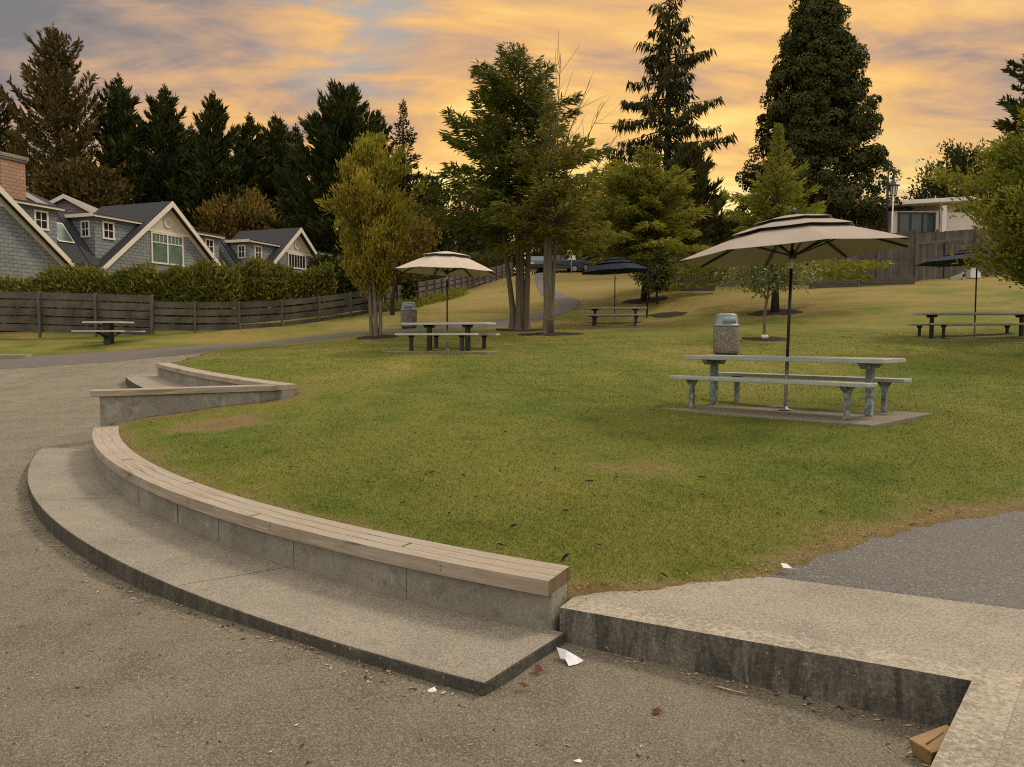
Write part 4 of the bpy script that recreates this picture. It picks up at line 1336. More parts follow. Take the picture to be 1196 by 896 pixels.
# ------------------------------------------------------------------ lamp post, flag pole, sign, cars
lpz = at(1034.5, 300, 40)
gl = H1(lpz[0], lpz[1]); zt = zat(206, 40) - gl
xo = at(1044.5, 200, 40)[0] - lpz[0]
lm = empty('street_lamp', (lpz[0], lpz[1], gl), 0, 'black gooseneck street lamp with pointed lantern beside the giant conifer', 'street lamp')
arcp = [(0, 0, 0), (0, 0, zt - .15)] + [(xo / 2 - xo / 2 * math.cos(a), 0, zt - .1 + .5 * math.sin(a)) for a in np.linspace(.1, PI, 12)] + [(xo, 0, zt - .12)]
MB().tube(arcp, [.075, .06] + [.04] * 12 + [.035], 8).build('pole', M['black'], lm, True)
MB().lathe([(.16, 0), (.16, .35), (.10, .45), (.085, 1.0)], 12).build('base', M['black'], lm, True)
zl_ = zt - .12
ln_ = MB().lathe([(.03, .0), (.07, -.06), (.24, -.28), (.30, -.34), (.29, -.37), (.0, -.375)][::-1], 12, (xo, 0, zl_)).build('lantern_hood', M['black'], lm)
MB().lathe([(.13, -.82), (.20, -.38)], 8, (xo, 0, zl_)).build('lantern_glass', M['lampglass'], lm)
fr = MB()
for k in range(8):
    a = 2 * PI * k / 8
    fr.bar((xo + .205 * math.cos(a), .205 * math.sin(a), zl_ - .38), (xo + .135 * math.cos(a), .135 * math.sin(a), zl_ - .83), .022, .022)
fr.lathe([(.0, -1.0), (.04, -.95), (.10, -.88), (.15, -.86), (.15, -.82), (0, -.815)], 8, (xo, 0, zl_))
fr.build('lantern_frame', M['black'], lm)
q = at(1040.3, 330, 39); g_ = H1(q[0], q[1])
o = MB().tube([(0, 0, 0), (0, 0, zat(228, 39) - g_)], .03, 8).lathe([(0, 0), (.06, .02), (0, .1)], 8, (0, 0, zat(228, 39) - g_ - .02)).build('white_pole', M['white'], None, True)
o.location = (q[0], q[1], g_); tag(o, 'thin white pole rising behind the plank fence under the street lamp', 'pole')

q = at(667.5, 320, 57.5); g_ = H1(q[0], q[1])
sg = empty('sign', (q[0], q[1], g_), R(4), 'blank backed pale rectangular sign on a grey post at the top of the path', 'sign')
MB().tube([(0, .06, 0), (0, .06, 2.0)], .05, 8).build('post', M['galv'], sg, True)
MB().box((0, 0, 1.42), (.62, .03, .78)).build('sign_panel', M['white'], sg, bevel=.01)

def car(loc, rz, label, paint):
    c = empty('parked_car', loc, rz, label, 'car', 'cars parked along the street at the top')
    body = [(-2.15, .32), (-2.2, .62), (-2.1, .86), (-1.25, .93), (-.55, 1.40), (.95, 1.44), (1.65, .98), (2.1, .92), (2.2, .6), (2.15, .32)]
    mb = MB(); n = len(body); vs = []
    for y, k in ((-.86, .0), (-.80, 1), (.80, 1), (.86, 0)):
        for (x, z) in body:
            cab = max(0, (z - .95) / .5)
            vs.append((x, y * (1 - .16 * cab), z))
    # two side skins and the shell between
    fs = [tuple(range(n)), tuple(range(3 * n, 4 * n))[::-1]]
    for r_ in range(3):
        fs += [(r_ * n + i, r_ * n + (i + 1) % n, (r_ + 1) * n + (i + 1) % n, (r_ + 1) * n + i) for i in range(n)]
    mb.add(vs, fs); b = mb.build('body', M[paint], c, bevel=.04); bm_fix(b)
    for s in (-1, 1):
        w = MB(); y = s * .80
        def gp(x, z): return (x, s * (.865 * (1 - .16 * max(0, (z - .95) / .5)) + .006), z)
        w.add([gp(-1.0, .97), gp(.15, .97), gp(.15, 1.36), gp(-.5, 1.34)], [(0, 1, 2, 3)]); w.add([gp(.22, .97), gp(1.35, .99), gp(.85, 1.38), gp(.22, 1.37)], [(0, 1, 2, 3)])
        w.build('side_window', M['glass'], c)
    sl = lambda x0, z0, x1, z1, dx: MB().add([(x0 + dx, -.66, z0), (x0 + dx, .66, z0), (x1 + dx, .58, z1), (x1 + dx, -.58, z1)], [(0, 1, 2, 3)])
    sl(-1.22, .97, -.60, 1.37, -.02).build('windscreen', M['doorglass'], c); sl(1.64, 1.0, 1.02, 1.40, .02).build('rear_window', M['doorglass'], c)
    for s in (-1, 1):
        MB().box((-2.17, s * .62, .68), (.08, .32, .14)).build('headlight', M['lampglass'], c)
        MB().box((2.16, s * .66, .72), (.08, .26, .16)).build('tail_light', M['redlight'], c)
        for x in (-1.35, 1.35):
            wh = MB().lathe([(.0, -.1), (.29, -.1), (.33, -.07), (.33, .07), (.29, .1), (0, .1)], 18).build('wheel', M['tyre'], c, False)
            wh.location = (x, s * .80, .33); wh.rotation_euler = (PI / 2, 0, 0)
            MB().lathe([(0, -.112), (.2, -.112), (.2, .112), (0, .112)], 14).build('rim', M['galv'], wh)
    return c
for (px, D, rz, lb, pm) in ((628, 63.5, R(92), 'grey car facing the top of the path between the trunks', 'carblue'), (650, 64.5, R(6), 'black car parked side on left of the pale sign', 'carpaint'), (700, 66, R(184), 'dark blue grey car parked side on behind the navy parasol', 'carblue')):
    q = at(px, 330, D)
    car((q[0], D, H1(q[0], D) + .06), rz, lb, pm)
# ------------------------------------------------------------------ trees
def perp(d, n):
    v = np.cross(d, rvec(n)); return unit(v)

def conifer(name, x, y, z0, H, Rr, label, mat, nb=150, c0=.1, prof=None, e_bot=-5, e_top=45, droop=.25, uptip=.1, dens=60, ln=.45, wd=.10, hang=0.0, lift=0.0, latw=.22, out=.5,
            trunk_r=.35, bark='bark_d', expo=.8, group=None, cat='conifer', clump=0, lmin=.6, seed=1, limb_r=.03, lean=(0, 0), jag=.18, inner=.12, asym=None):
    global rng
    rng = np.random.default_rng(seed)
    root = empty(name, (x, y, z0), 0, label, cat, group)
    tb = MB()
    hs = np.linspace(0, 1, 9)
    tb.tube([(lean[0] * t * t * H, lean[1] * t * t * H, t * H * .985) for t in hs], [max(.02, trunk_r * (1 - t) ** .85 + .01) * (1.25 if t == 0 else 1) for t in hs], 9)
    lv = Leaves()
    if prof is None: prof = lambda t: (1 - t) ** .85
    for i in range(nb):
        t = ((i + rng.random()) / nb) ** expo
        t = min(t, .995)
        zc_ = H * (c0 + (1 - c0) * t)
        az = i * 2.39996 + rng.normal() * .35
        Lb = Rr * prof(t) * rng.uniform(1 - jag * 1.6, 1 + jag)
        if asym is not None: Lb *= asym(az, t)
        Lb = max(Lb, .25)
        e = R(lerp(e_bot, e_top, t) + rng.normal() * 6)
        ce, se = math.cos(e), math.sin(e)
        tt = (zc_ / H)
        base = np.array([lean[0] * tt * tt * H, lean[1] * tt * tt * H, zc_])
        rad = np.array([math.cos(az), math.sin(az), 0.0]); sd = np.array([-rad[1], rad[0], 0.0])
        def cur(s):
            s = np.asarray(s)[..., None]
            return base + rad * (Lb * s * ce) + np.array([0, 0, 1.0]) * (Lb * (s * se - droop * s ** 2 + uptip * s ** 3))
        if limb_r:
            tb.tube(cur(np.linspace(0, .85, 4)), [limb_r * (.4 + Lb / Rr), limb_r * .8 * (.4 + Lb / Rr), limb_r * .5, limb_r * .2], 4, False)
        n = max(6, int(dens * max(Lb, .8) ** 1.25)); lf = min(1, max(.30, Lb / 1.3))
        if clump:
            nc = max(2, int(1.55 * Lb))
            cs = 1 - rng.random(nc) ** 1.4 * .75
            cc = cur(cs) + sd * (rng.uniform(-1, 1, nc) * Lb * .28)[:, None] + np.array([0, 0, 1]) * rng.normal(0, .12, nc)[:, None]
            k = max(8, n // nc)
            for j in range(nc):
                rc = clump * rng.uniform(.65, 1.2)
                d = unit(rvec(k) + rad * .8 + np.array([0, 0, .75]))
                P = cc[j] + d * rc * rng.uniform(.72, 1.0, (k, 1)) * np.array([1, 1, .85])
                A = unit(perp(d, k) + d * .25 + rvec(k) * .2) * (ln * rng.uniform(.6, 1.2, (k, 1)))
                lv.add(P, A, unit(np.cross(d + rvec(k) * .25, A)) * (wd / 2))
            continue
        s = 1 - (rng.random(n) ** 1.15) * (1 - inner)
        p0 = cur(s); tgt = cur(np.minimum(s + .03, 1.03)) - p0
        tgt = unit(tgt)
        w = (latw * Lb * (1.05 - s) ** .6 + .10)
        lat = rng.uniform(-1, 1, n)
        P = p0 + sd * (lat * w)[:, None] + np.array([0, 0, 1.0]) * (rng.normal(0, .06, n) - np.abs(lat) * w * .25)[:, None]
        A = tgt * out + sd * (np.sign(lat) * .55)[:, None] + np.array([0, 0, 1.0]) * (lift - hang) + rvec(n) * .25
        A = unit(A) * (ln * lf * rng.uniform(.5, 1.3, (n, 1)))
        lv.add(P, A, perp(A, n) * (wd * (.4 + .6 * lf) / 2))
    # leader
    n = 40
    tz = rng.uniform(.95, 1.02, n)
    P = np.c_[lean[0] * tz * tz * H + rng.normal(0, .03, n), lean[1] * tz * tz * H + rng.normal(0, .03, n), tz * H]
    A = unit(rvec(n) * .5 + np.array([0, 0, .9])) * ln * .45
    lv.add(P, A, perp(A, n) * (wd * .3))
    tb.build('trunk', M[bark], root, True)
    lv.build('crown', M[mat], root)
    return root

def broadleaf(name, x, y, z0, crown, label, mat, stems=((0, 0, .12),), M_=160, leaves=150, ln=.16, wd=.07, bark='bark', env=None, sig=.28, up=.35, outw=.6, spread=.35, seed=1, group=None, cat='tree', zfork=.4,
              limb=.03, flat=.7, surf=.5, bare=None, rough=.3):
    """crown = (cx, cy, zc, rx, ry, rz) relative to base; stems = (x, y, radius)"""
    global rng
    rng = np.random.default_rng(seed)
    root = empty(name, (x, y, z0), 0, label, cat, group)
    cx, cy, zc_, rx, ry, rz = crown
    tb = MB(); paths = []
    for (sx, sy, sr) in stems:
        top = np.array([cx + sx * 2.2 + rng.normal() * .1 * rx, cy + sy * 2.2 + rng.normal() * .1 * ry, zc_ + rz * (.55 + .25 * rng.random())])
        b = np.array([sx, sy, -.15])
        mid1 = np.array([sx * 1.05 + rng.normal() * .03, sy * 1.05 + rng.normal() * .03, (zc_ - rz) * .5])
        mid2 = np.array([lerp(sx, cx + sx, .6), lerp(sy, cy + sy, .6), zc_ - rz * .7])
        pts = catmull([b, mid1, mid2, lerp(mid2, top, .5) + rng.normal(size=3) * .06 * rx, top], 4)
        rr = [sr * (1.35 if i == 0 else 1.0) * (1 - .9 * (i / (len(pts) - 1)) ** 1.2) + .008 for i in range(len(pts))]
        tb.tube(pts, rr, 10); paths.append(pts)
    lv = Leaves()
    for i in range(M_):
        d = unit(rvec(1))[0]
        q = rng.random() ** (1 / 3) if rng.random() > surf else rng.uniform(.8, 1.05)
        lump = 1 + rough * (mnoise.noise(Vector((d[0] * 2.1 + seed, d[1] * 2.1, d[2] * 2.1))))
        tz = d[2] * q
        fac = env(tz) if env else 1.0
        e = np.array([cx + d[0] * q * rx * lump * fac, cy + d[1] * q * ry * lump * fac, zc_ + d[2] * q * rz * (lump if d[2] > 0 else 1)])
        pth_ = paths[rng.integers(len(paths))]
        # attach lower down the stem
        zatt = max(pth_[0][2] + (zc_ - rz) * .8, e[2] - rng.uniform(.25, .6) * rz - .25 * np.hypot(e[0] - cx, e[1] - cy))
        j = int(np.clip(np.searchsorted(pth_[:, 2], zatt), 2, len(pth_) - 2))
        a = pth_[j]
        m1 = lerp(a, e, .5) + np.array([0, 0, (-.06 if up > 0 else .16) * np.linalg.norm(e - a)]) + rng.normal(size=3) * .06
        pts = catmull([a, m1, e], 4)
        tb.tube(pts, [limb * (1 - .8 * k / (len(pts) - 1)) for k in range(len(pts))], 4, False)
        n = int(leaves * rng.uniform(.6, 1.3))
        s = 1 - rng.random(n) ** 1.5 * .75
        idx = np.clip((s * (len(pts) - 1)), 0, len(pts) - 1.001); i0 = idx.astype(int); f = (idx - i0)[:, None]
        P = pts[i0] * (1 - f) + pts[i0 + 1] * f
        dirr = unit(pts[-1] - pts[len(pts) // 2])
        P = P + rng.normal(size=(n, 3)) * sig * np.array([1, 1, flat]) * (.55 + .45 * s)[:, None]
        A = dirr * outw + np.array([0, 0, up]) + rvec(n) * spread
        A = unit(A) * (ln * rng.uniform(.6, 1.3, (n, 1)))
        lv.add(P, A, perp(A, n) * (wd / 2))
    if bare:
        for (p, q, r) in bare:
            p, q = np.array(p, float), np.array(q, float)
            dv = q - p
            for b in range(9):
                if b == 0: aa, bb, r0 = p, q, r
                else:
                    s = rng.uniform(.25, .9); aa = p + dv * s
                    bb = aa + (unit(dv) * .7 + rng.normal(size=3) * np.array([.55, .4, .35]) + np.array([0, 0, .2])) * np.linalg.norm(dv) * (1 - s * .6) * .42; r0 = r * .45
                mm = lerp(aa, bb, .5) + rng.normal(size=3) * .05
                tb.tube(catmull([aa, mm, bb], 3), [lerp(r0, r0 * .3, k / 6) for k in range(7)], 4, False)
    tb.build('trunk', M[bark], root, True)
    lv.build('crown', M[mat], root)
    return root

BG = 'dark conifers behind the houses'
def wx(px, D): return (px - CX) / F_PX * D
# --- left background row
def leyl(px, ytop, D, Rr, label, seed, nb=235, mat='l_dark', **kw):
    x = wx(px, D); z0 = H1(x, 58) if D > 60 else H1(x, D)
    z0 = min(z0, 2.0)
    Ht = zat(ytop, D) - z0
    a = dict(nb=nb, c0=.14, e_bot=5, e_top=40, droop=.10, uptip=.24, dens=40, ln=.80, wd=.16, lift=.30, out=.95, latw=.13, trunk_r=.3, expo=.92, group=BG, prof=lambda t: (1 - t) ** .76 * .97 + .03, seed=seed, limb_r=.03, jag=.34, inner=.2)
    Rr = Rr * 1.6; nb = a['nb']
    a.update(kw)
    return conifer('conifer', x, D, z0, Ht, Rr, label, mat, **a)
leyl(10, 104, 78, 3.2, 'dark ragged conifer at the left edge behind the brick chimney', 11, 130, 'l_spruce', e_bot=-5, e_top=40, jag=.3)
leyl(148, 94, 74, 3.4, 'pointed dark conifer right beside the tall bronze tinted tree', 12)
leyl(200, 106, 76, 3.5, 'pointed dark conifer above the middle house gable', 13)
leyl(255, 112, 76, 3.3, 'pointed dark conifer above the dormers right of the middle gable', 14)
leyl(297, 138, 80, 2.9, 'shorter dark conifer above the farthest house, left of its blunt neighbours', 15)
leyl(326, 138, 84, 3.1, 'blunt dark conifer in the gap above the farthest house gable', 16)
leyl(350, 150, 80, 2.5, 'shortest dark conifer left of the broad one behind the yellow green tree', 17)
leyl(230, 150, 86, 3.6, 'dark conifer filling the gap between two pointed ones', 18, 150)
leyl(404, 110, 68, 4.1, 'broad tall dark conifer behind the yellow green multi stemmed tree', 19, 260, prof=lambda t: (1 - t) ** .55)
leyl(445, 134, 70, 2.4, 'slim dark conifer between the broad one and the spiky one', 20, 110, 'l_spruce', e_bot=-5, e_top=35, jag=.35)
x = wx(473, 58)
conifer('conifer', x, 58, 3.0, zat(122, 58) - 3.0, 4.0, 'spiky open brownish conifer behind the yellow green tree, left of the cedar group', 'l_spruce', nb=150, c0=.12, e_bot=-8, e_top=30, droop=.2, uptip=.2, dens=34, ln=.50, wd=.13, lift=.0,
        jag=.32, group=BG, seed=21, prof=lambda t: (1 - t) ** .8 * (.8 + .2 * math.sin(t * 40)))
# tall bronze pine
x = wx(76, 70)
conifer('conifer', x, 70, 1.5, zat(36, 70) - 1.5, 7.2, 'tallest bronze tinted conifer above the left houses', 'l_brown', nb=185, c0=.22, e_bot=8, e_top=56, droop=.1, uptip=.35, dens=19, ln=.62, wd=.17, lift=.25, out=.55, latw=.20, jag=.3,
        group=BG, seed=31, prof=lambda t: (max(0, 1 - t)) ** .62 * (.84 + .16 * math.sin(t * 23 + 1)), limb_r=.05, inner=.3, trunk_r=.4)
# --- tall spruce in the middle right
x = wx(777, 58); zb_ = H1(x, 58)
conifer('conifer', x, 58, zb_, zat(-22, 58) - zb_, 4.5, 'tall open spruce with hanging twigs, its top cut by the frame', 'l_spruce', nb=120, c0=.22, e_bot=-2, e_top=30, droop=.40, uptip=.30, dens=22, ln=.72, wd=.13, hang=.9, out=.15, latw=.09, jag=.36,
        trunk_r=.42, expo=.85, seed=41, prof=lambda t: min(1, (1 - t) * 1.5) ** .75 * (.85 + .15 * math.sin(t * 31)), limb_r=.05, inner=.15, group='tall conifers behind the lawn')
x = wx(803, 54); zb_ = H1(x, 54)
conifer('conifer', x, 54, zb_, zat(172, 54) - zb_, 3.0, 'lower bushy olive conifer at the foot of the tall spruce', 'l_olive', nb=150, c0=.08, e_bot=10, e_top=60, droop=.1, uptip=.25, dens=42, ln=.6, wd=.14, lift=.35, out=.7, latw=.25, jag=.25,
        seed=42, prof=lambda t: (1 - t) ** .6, group='tall conifers behind the lawn')
# --- giant sequoia
x = wx(946, 58); zb_ = H1(x, 58)
conifer('conifer', x, 58, zb_, zat(-34, 58) - zb_, 5.8, 'giant dense cone shaped conifer with rounded tufts behind the taupe parasol', 'l_seq', nb=370, c0=.09, e_bot=-10, e_top=42, droop=.12, uptip=.25, dens=100, ln=.26, wd=.14, clump=.70, jag=.06, inner=.3,
        trunk_r=.7, expo=.70, seed=51, prof=lambda t: (1 - t) ** .80 * (1.0 + .04 * math.sin(t * 37)) if t > .12 else .9 + t, limb_r=.05, group='tall conifers behind the lawn')
# --- right edge conifer and dark tree
x = wx(1196, 44); zb_ = 5.0
conifer('conifer', x, 44, zb_, zat(38, 44) - zb_, 3.2, 'dark layered conifer cut by the right edge behind the green tree', 'l_dark', nb=75, c0=.2, e_bot=5, e_top=35, droop=.1, uptip=.15, dens=60, ln=.42, wd=.13, lift=.1, jag=.35, seed=52, latw=.2,
        prof=lambda t: (1 - t) ** .55 * (.7 + .3 * math.sin(t * 26)), group='tall conifers behind the lawn')
q = at(1126, 210, 66); g_ = 6.0
broadleaf('tree', q[0], 66, g_, (0, 0, q[2] - g_ - .4, 3.6, 3.0, 3.4), 'dark leafy tree behind the green tree at right, above the modern house', 'l_dark', ((0, 0, .2),), 90, 130, .34, .15, 'bark_d', seed=53, sig=.42, cat='tree', rough=.7, surf=.7)

# --- multi-stemmed yellow-green tree at left
zb_ = H1(-4.4, 25)
broadleaf('tree', -4.4, 25, zb_, (-.12, 0, zat(250, 25) - zb_, 1.25, 1.2, 2.35), 'yellow green multi stemmed tree left of the cream parasol', 'l_yellow', ((-.13, .02, .06), (.0, -.05, .07), (.11, .04, .06), (.04, .12, .05)), 120, 200, .18, .045, 'bark',
          env=lambda tz: 1.05 - .45 * max(tz, 0) ** 1.3 - .35 * max(-tz, 0), seed=61, sig=.13, up=.55, outw=.9, spread=.5, rough=.75, surf=.55)
# --- centre pair
zb_ = H1(.30, 27.6)
conifer('tree', .30, 27.6, zb_, zat(58, 27.6) - zb_, 3.7, 'tall dark green clustered trunk tree with sweeping sprays left of the forked one', 'l_cedar', nb=140, c0=.34, e_bot=2, e_top=40, droop=.20, uptip=.14, dens=92, ln=.30, wd=.06, hang=.25, out=.7, latw=.22, jag=.30,
        trunk_r=.17, bark='bark', expo=.95, seed=71, prof=lambda t: (1 - t) ** .62 * (.88 + .12 * math.sin(t * 21)), limb_r=.03, lean=(-.008, 0), cat='tree', asym=lambda az, t: 1.0 + .12 * math.cos(az - PI), inner=.1)
rt = [o for o in bpy.data.objects if o.get('label', '').startswith('tall dark green clustered')][0]
tb = MB()
for (a, b, r0, tx) in ((-.30, .05, .13, -.75), (.22, -.06, .14, .35), (.05, .22, .10, .05), (-.08, -.16, .11, -.15)):
    tb.tube(catmull([(a, b, -.15), (a * .95, b, .8), (lerp(a, tx, .45), b, 2.6), (tx, b * 1.5, 5.5)], 5), [r0 * (1.8 if i == 0 else 1.45 if i == 1 else 1.15 if i == 2 else 1 - .035 * i) for i in range(16)], 9)
tb.build('trunk', M['bark'], rt, True)
zb_ = H1(1.2, 25)
tz_ = lambda y: zat(y, 25) - zb_
conifer('tree', 1.2, 25, zb_, tz_(120), 2.5, 'tree with forked trunk and bare topmost twigs at the centre of the lawn', 'l_gold', nb=100, c0=.42, e_bot=4, e_top=50, droop=.16, uptip=.10, dens=95, ln=.26, wd=.055, hang=.15, out=.75, latw=.20, jag=.34,
        trunk_r=.12, bark='bark', expo=1.25, seed=72, prof=lambda t: max(.10, (1 - t) ** 1.05) * (.85 + .15 * math.sin(t * 17)), limb_r=.028, cat='tree', asym=lambda az, t: 1.0 + .22 * math.cos(az), inner=.12)
rt = [o for o in bpy.data.objects if o.get('label', '').startswith('tree with forked trunk')][0]
tb = MB()
tb.tube(catmull([(-.10, 0, -.15), (-.06, 0, .7), (-.10, 0, 2.2), (-.02, 0, 4.2), (.25, 0, tz_(190))], 5), [.23, .18] + [.135 - .005 * i for i in range(19)], 10)
tb.tube(catmull([(.10, .06, -.15), (.09, .06, .7), (.16, .05, 2.2), (.35, .02, 4.2), (.6, 0, tz_(215))], 5), [.12] + [.10 - .004 * i for i in range(20)], 10)
rng = np.random.default_rng(4)
for (p, q, r) in [((.25, 0, tz_(200)), (.35, 0, tz_(62)), .024), ((.3, 0, tz_(190)), (1.3, .1, tz_(92)), .02), ((.5, 0, tz_(215)), (1.75, .1, tz_(118)), .02), ((.9, 0, tz_(225)), (2.15, -.1, tz_(158)), .02), ((.2, 0, tz_(180)), (-.25, .1, tz_(85)), .018), ((.2, 0, tz_(230)), (.1, -.3, tz_(140)), .02), ((.4, 0, tz_(230)), (.6, -.3, tz_(150)), .018)]:
    p, q = np.array(p, float), np.array(q, float); dv = q - p
    for b in range(10):
        if b == 0: aa, bb, r0 = p, q, r
        else:
            s = rng.uniform(.25, .9); aa = p + dv * s
            bb = aa + (unit(dv) * .8 + rng.normal(size=3) * np.array([.5, .4, .3]) + np.array([0, 0, .2])) * np.linalg.norm(dv) * (1 - s * .6) * .42; r0 = r * .45
        mm = lerp(aa, bb, .5) + rng.normal(size=3) * .05
        tb.tube(catmull([aa, mm, bb], 3), [lerp(r0, r0 * .3, k / 6) for k in range(7)], 4, False)
tb.build('trunk', M['bark'], rt, True)
zb_ = H1(1.9, 27)
# --- bushy tree over the navy parasol
zb_ = H1(6.2, 36)
conifer('tree', 6.2, 36, zb_, zat(206, 36) - zb_, 4.1, 'wide bushy green tree in a mulch ring behind the navy parasol', 'l_green', nb=120, c0=.34, e_bot=-4, e_top=42, droop=.20, uptip=.06, dens=78, ln=.29, wd=.07, hang=.05, out=.75, latw=.26, jag=.34,
        trunk_r=.18, bark='bark_d', expo=.82, seed=81, prof=lambda t: math.sqrt(max(0, 1 - t ** 3.2)) * (.84 + .16 * math.sin(t * 19)), limb_r=.035, cat='tree', inner=.12, asym=lambda az, t: 1 + .30 * math.cos(az - PI))
q = at(768, 318, 34.5); zb_ = H1(q[0], 34.5)
broadleaf('shrub', q[0], 34.5, zb_ + .2, (0, 0, q[2] - zb_ - .1, 1.0, .9, .85), 'bright pale leaved low branches under the bushy tree by the fence end', 'l_pale', ((0, 0, .05),), 50, 90, .17, .08, 'bark_d', seed=82, sig=.18, up=.0, spread=.6, cat='shrub')
# --- light green pyramid tree behind the taupe parasol
zb_ = H1(10.2, 30)
conifer('tree', 10.2, 30, zb_, zat(150, 30) - zb_, 3.5, 'light green layered tree between the taupe parasol and the giant conifer', 'l_green', nb=105, c0=.24, e_bot=-4, e_top=58, droop=.16, uptip=.08, dens=90, ln=.24, wd=.06, hang=.05, out=.75, latw=.24, jag=.28,
        trunk_r=.13, bark='bark_d', expo=.95, seed=83, prof=lambda t: (1 - t) ** 1.45 * (.88 + .12 * math.sin(t * 23)) + .05, limb_r=.028, cat='tree', inner=.1)
# --- sapling with pale leaves, and its stake
zb_ = H1(7.2, 22)
broadleaf('sapling', 7.2, 22, zb_, (.15, 0, zat(314, 22) - zb_, 1.55, 1.0, .62), 'young thin stemmed tree with pale drooping leaves between the trash can and parasol pole', 'l_pale', ((0, 0, .038),), 60, 48, .13, .06, 'bark', seed=84, sig=.16, up=-.25, outw=.5, spread=.6, cat='sapling', limb=.014, rough=.5)
gb = MB().tube([(0, -.02, 0), (0, -.02, .12)], .10, 8).build('trunk_guard', M['white'], [o for o in bpy.data.objects if o.name == 'sapling'][0], True)
# --- green tree at the right edge
zb_ = H1(12.9, 18.6)
broadleaf('tree', 12.9, 18.6, zb_, (.12, 0, zat(218, 18.6) - zb_, 2.35, 2.0, 2.2), 'fresh green tree filling the right edge in front of the modern house', 'l_green', ((0, 0, .12),), 145, 240, .15, .058, 'bark', env=lambda tz: 1.0 - .15 * max(tz, 0),
          seed=85, sig=.19, up=.1, outw=.8, spread=.5, rough=.95, surf=.6, flat=.5)
# --- small trees behind the low fence
zb_ = H1(-5.3, 33)
broadleaf('tree', wx(459, 32.2), 32.2, H1(wx(459, 32.2), 32.2), (.5, .6, zat(288, 32.5) - zb_ + .3, 1.25, 1.1, 1.4), 'small golden lit tree with dark stem beside the low fence', 'l_autumn', ((0, 0, .10),), 60, 110, .22, .075, 'bark_d', seed=86, sig=.22, up=.3, rough=.5)
q = at(280, 258, 74)
broadleaf('tree', q[0], 74, 1.0, (0, 0, q[2] - 1.0 - .8, 3.9, 3.0, 3.2), 'russet and green broad tree above the roof of the farthest house', 'l_autumn', ((0, 0, .25),), 150, 120, .50, .20, 'bark_d', seed=87, sig=.42, up=.5, rough=.5)
q = at(95, 215, 66)
broadleaf('tree', q[0], 66, 1.0, (0, 0, q[2] - 1.6, 2.9, 2.3, 2.2), 'bronze leaved tree low in front of the tall bronze conifer', 'l_brown', ((0, 0, .2),), 110, 100, .5, .2, 'bark_d', seed=88, sig=.42, up=.3, rough=.5)
# dark trees closing the view behind the centre and right
for i, (px, D, yt, rr, lb, mt) in enumerate(((500, 72, 205, 3.4, 'dark green tree far behind the left side of the centre trees', 'l_dark'), (560, 78, 215, 4.0, 'dark green tree far behind the centre tree trunks', 'l_dark'), (690, 80, 232, 3.2, 'olive tree far behind the street left of the bushy tree', 'l_olive'),
        (738, 62, 205, 3.0, 'bronze tinted tree behind the top of the bushy tree', 'l_brown'), (850, 56, 262, 2.6, 'olive shrub between the lower bushy conifer and the light green tree', 'l_olive'))):
    q = at(px, yt, D); g_ = H1(q[0], min(D, 74)); hh = q[2] - g_
    broadleaf('tree', q[0], D, g_, (0, 0, hh * .55, rr, rr * .8, hh * .45), lb, mt, ((0, 0, .2),), 100, 110, .42, .17, 'bark_d', seed=90 + i, sig=.40, up=.4, rough=.5)

# ------------------------------------------------------------------ hedges and low plants
def hedge(name, p, q, z0, z1, depth, label, mat, n, ln, wd, seed, cat='hedge', kind=None, lump=.35):
    global rng
    rng = np.random.default_rng(seed)
    p, q = np.array(p), np.array(q); d = q - p; L_ = np.linalg.norm(d); d = d / L_; nn = np.array([d[1], -d[0]])
    root = empty(name, (p[0], p[1], 0), 0, label, cat, None)
    lv = Leaves()
    s = rng.random(n); h = rng.random(n) ** .7; w = rng.uniform(-1, 1, n)
    zb0 = lerp(z0[0], z0[1], s); zt0 = lerp(z1[0], z1[1], s)
    bumpy = np.array([mnoise.noise(Vector((a * L_ * .55 + seed, 0, 0))) + .5 * mnoise.noise(Vector((a * L_ * 1.7 + seed, 5, 0))) for a in s])
    top = zt0 - .12 + bumpy * lump * 1.3
    z = zb0 + (top - zb0) * h + rng.normal(0, .08, n)
    wfac = depth * .5 * np.sqrt(np.clip(1 - (np.clip(h, 0, 1) * 1.0) ** 3, .06, 1)) * (1 + .3 * bumpy)
    wv = np.sign(w) * np.abs(w) ** .4 * wfac
    P = np.c_[p[0] + d[0] * s * L_ + nn[0] * wv, p[1] + d[1] * s * L_ + nn[1] * wv, z] + rng.normal(0, .05, (n, 3))
    A = np.c_[nn[0] * np.sign(w) * .6, nn[1] * np.sign(w) * .6, .35 + .4 * h] + rvec(n) * .55
    A = unit(A) * (ln * rng.uniform(.5, 1.3, (n, 1)))
    lv.add(P, A, perp(A, n) * (wd / 2))
    lv.build('foliage', M[mat], root, (p[0], p[1], 0))
    mb = MB()
    for k in range(int(L_ / .5) + 1):
        a = min(1, k * .5 / L_); b = p + d * a * L_
        zz = lerp(z0[0], z0[1], a)
        mb.tube([(b[0] - p[0], b[1] - p[1], zz - .8), (b[0] - p[0] + .1 * math.sin(k), b[1] - p[1], lerp(zz, lerp(z1[0], z1[1], a), .8))], [.04, .015], 5)
    mb.build('stem', M['bark_d'], root)
    return root
def seg(a, b, Da, Db): return at(a, 395, Da)[:2], at(b, 395, Db)[:2]
p, q = seg(-20, 68, 31.5, 31.5); hedge('hedge', p, q, (1.5, 1.5), (zat(327, 31.5), zat(326, 31.5)), 1.6, 'lowest clipped part of the green hedge below the left house', 'l_hedge', 9000, .22, .085, 101, lump=.2)
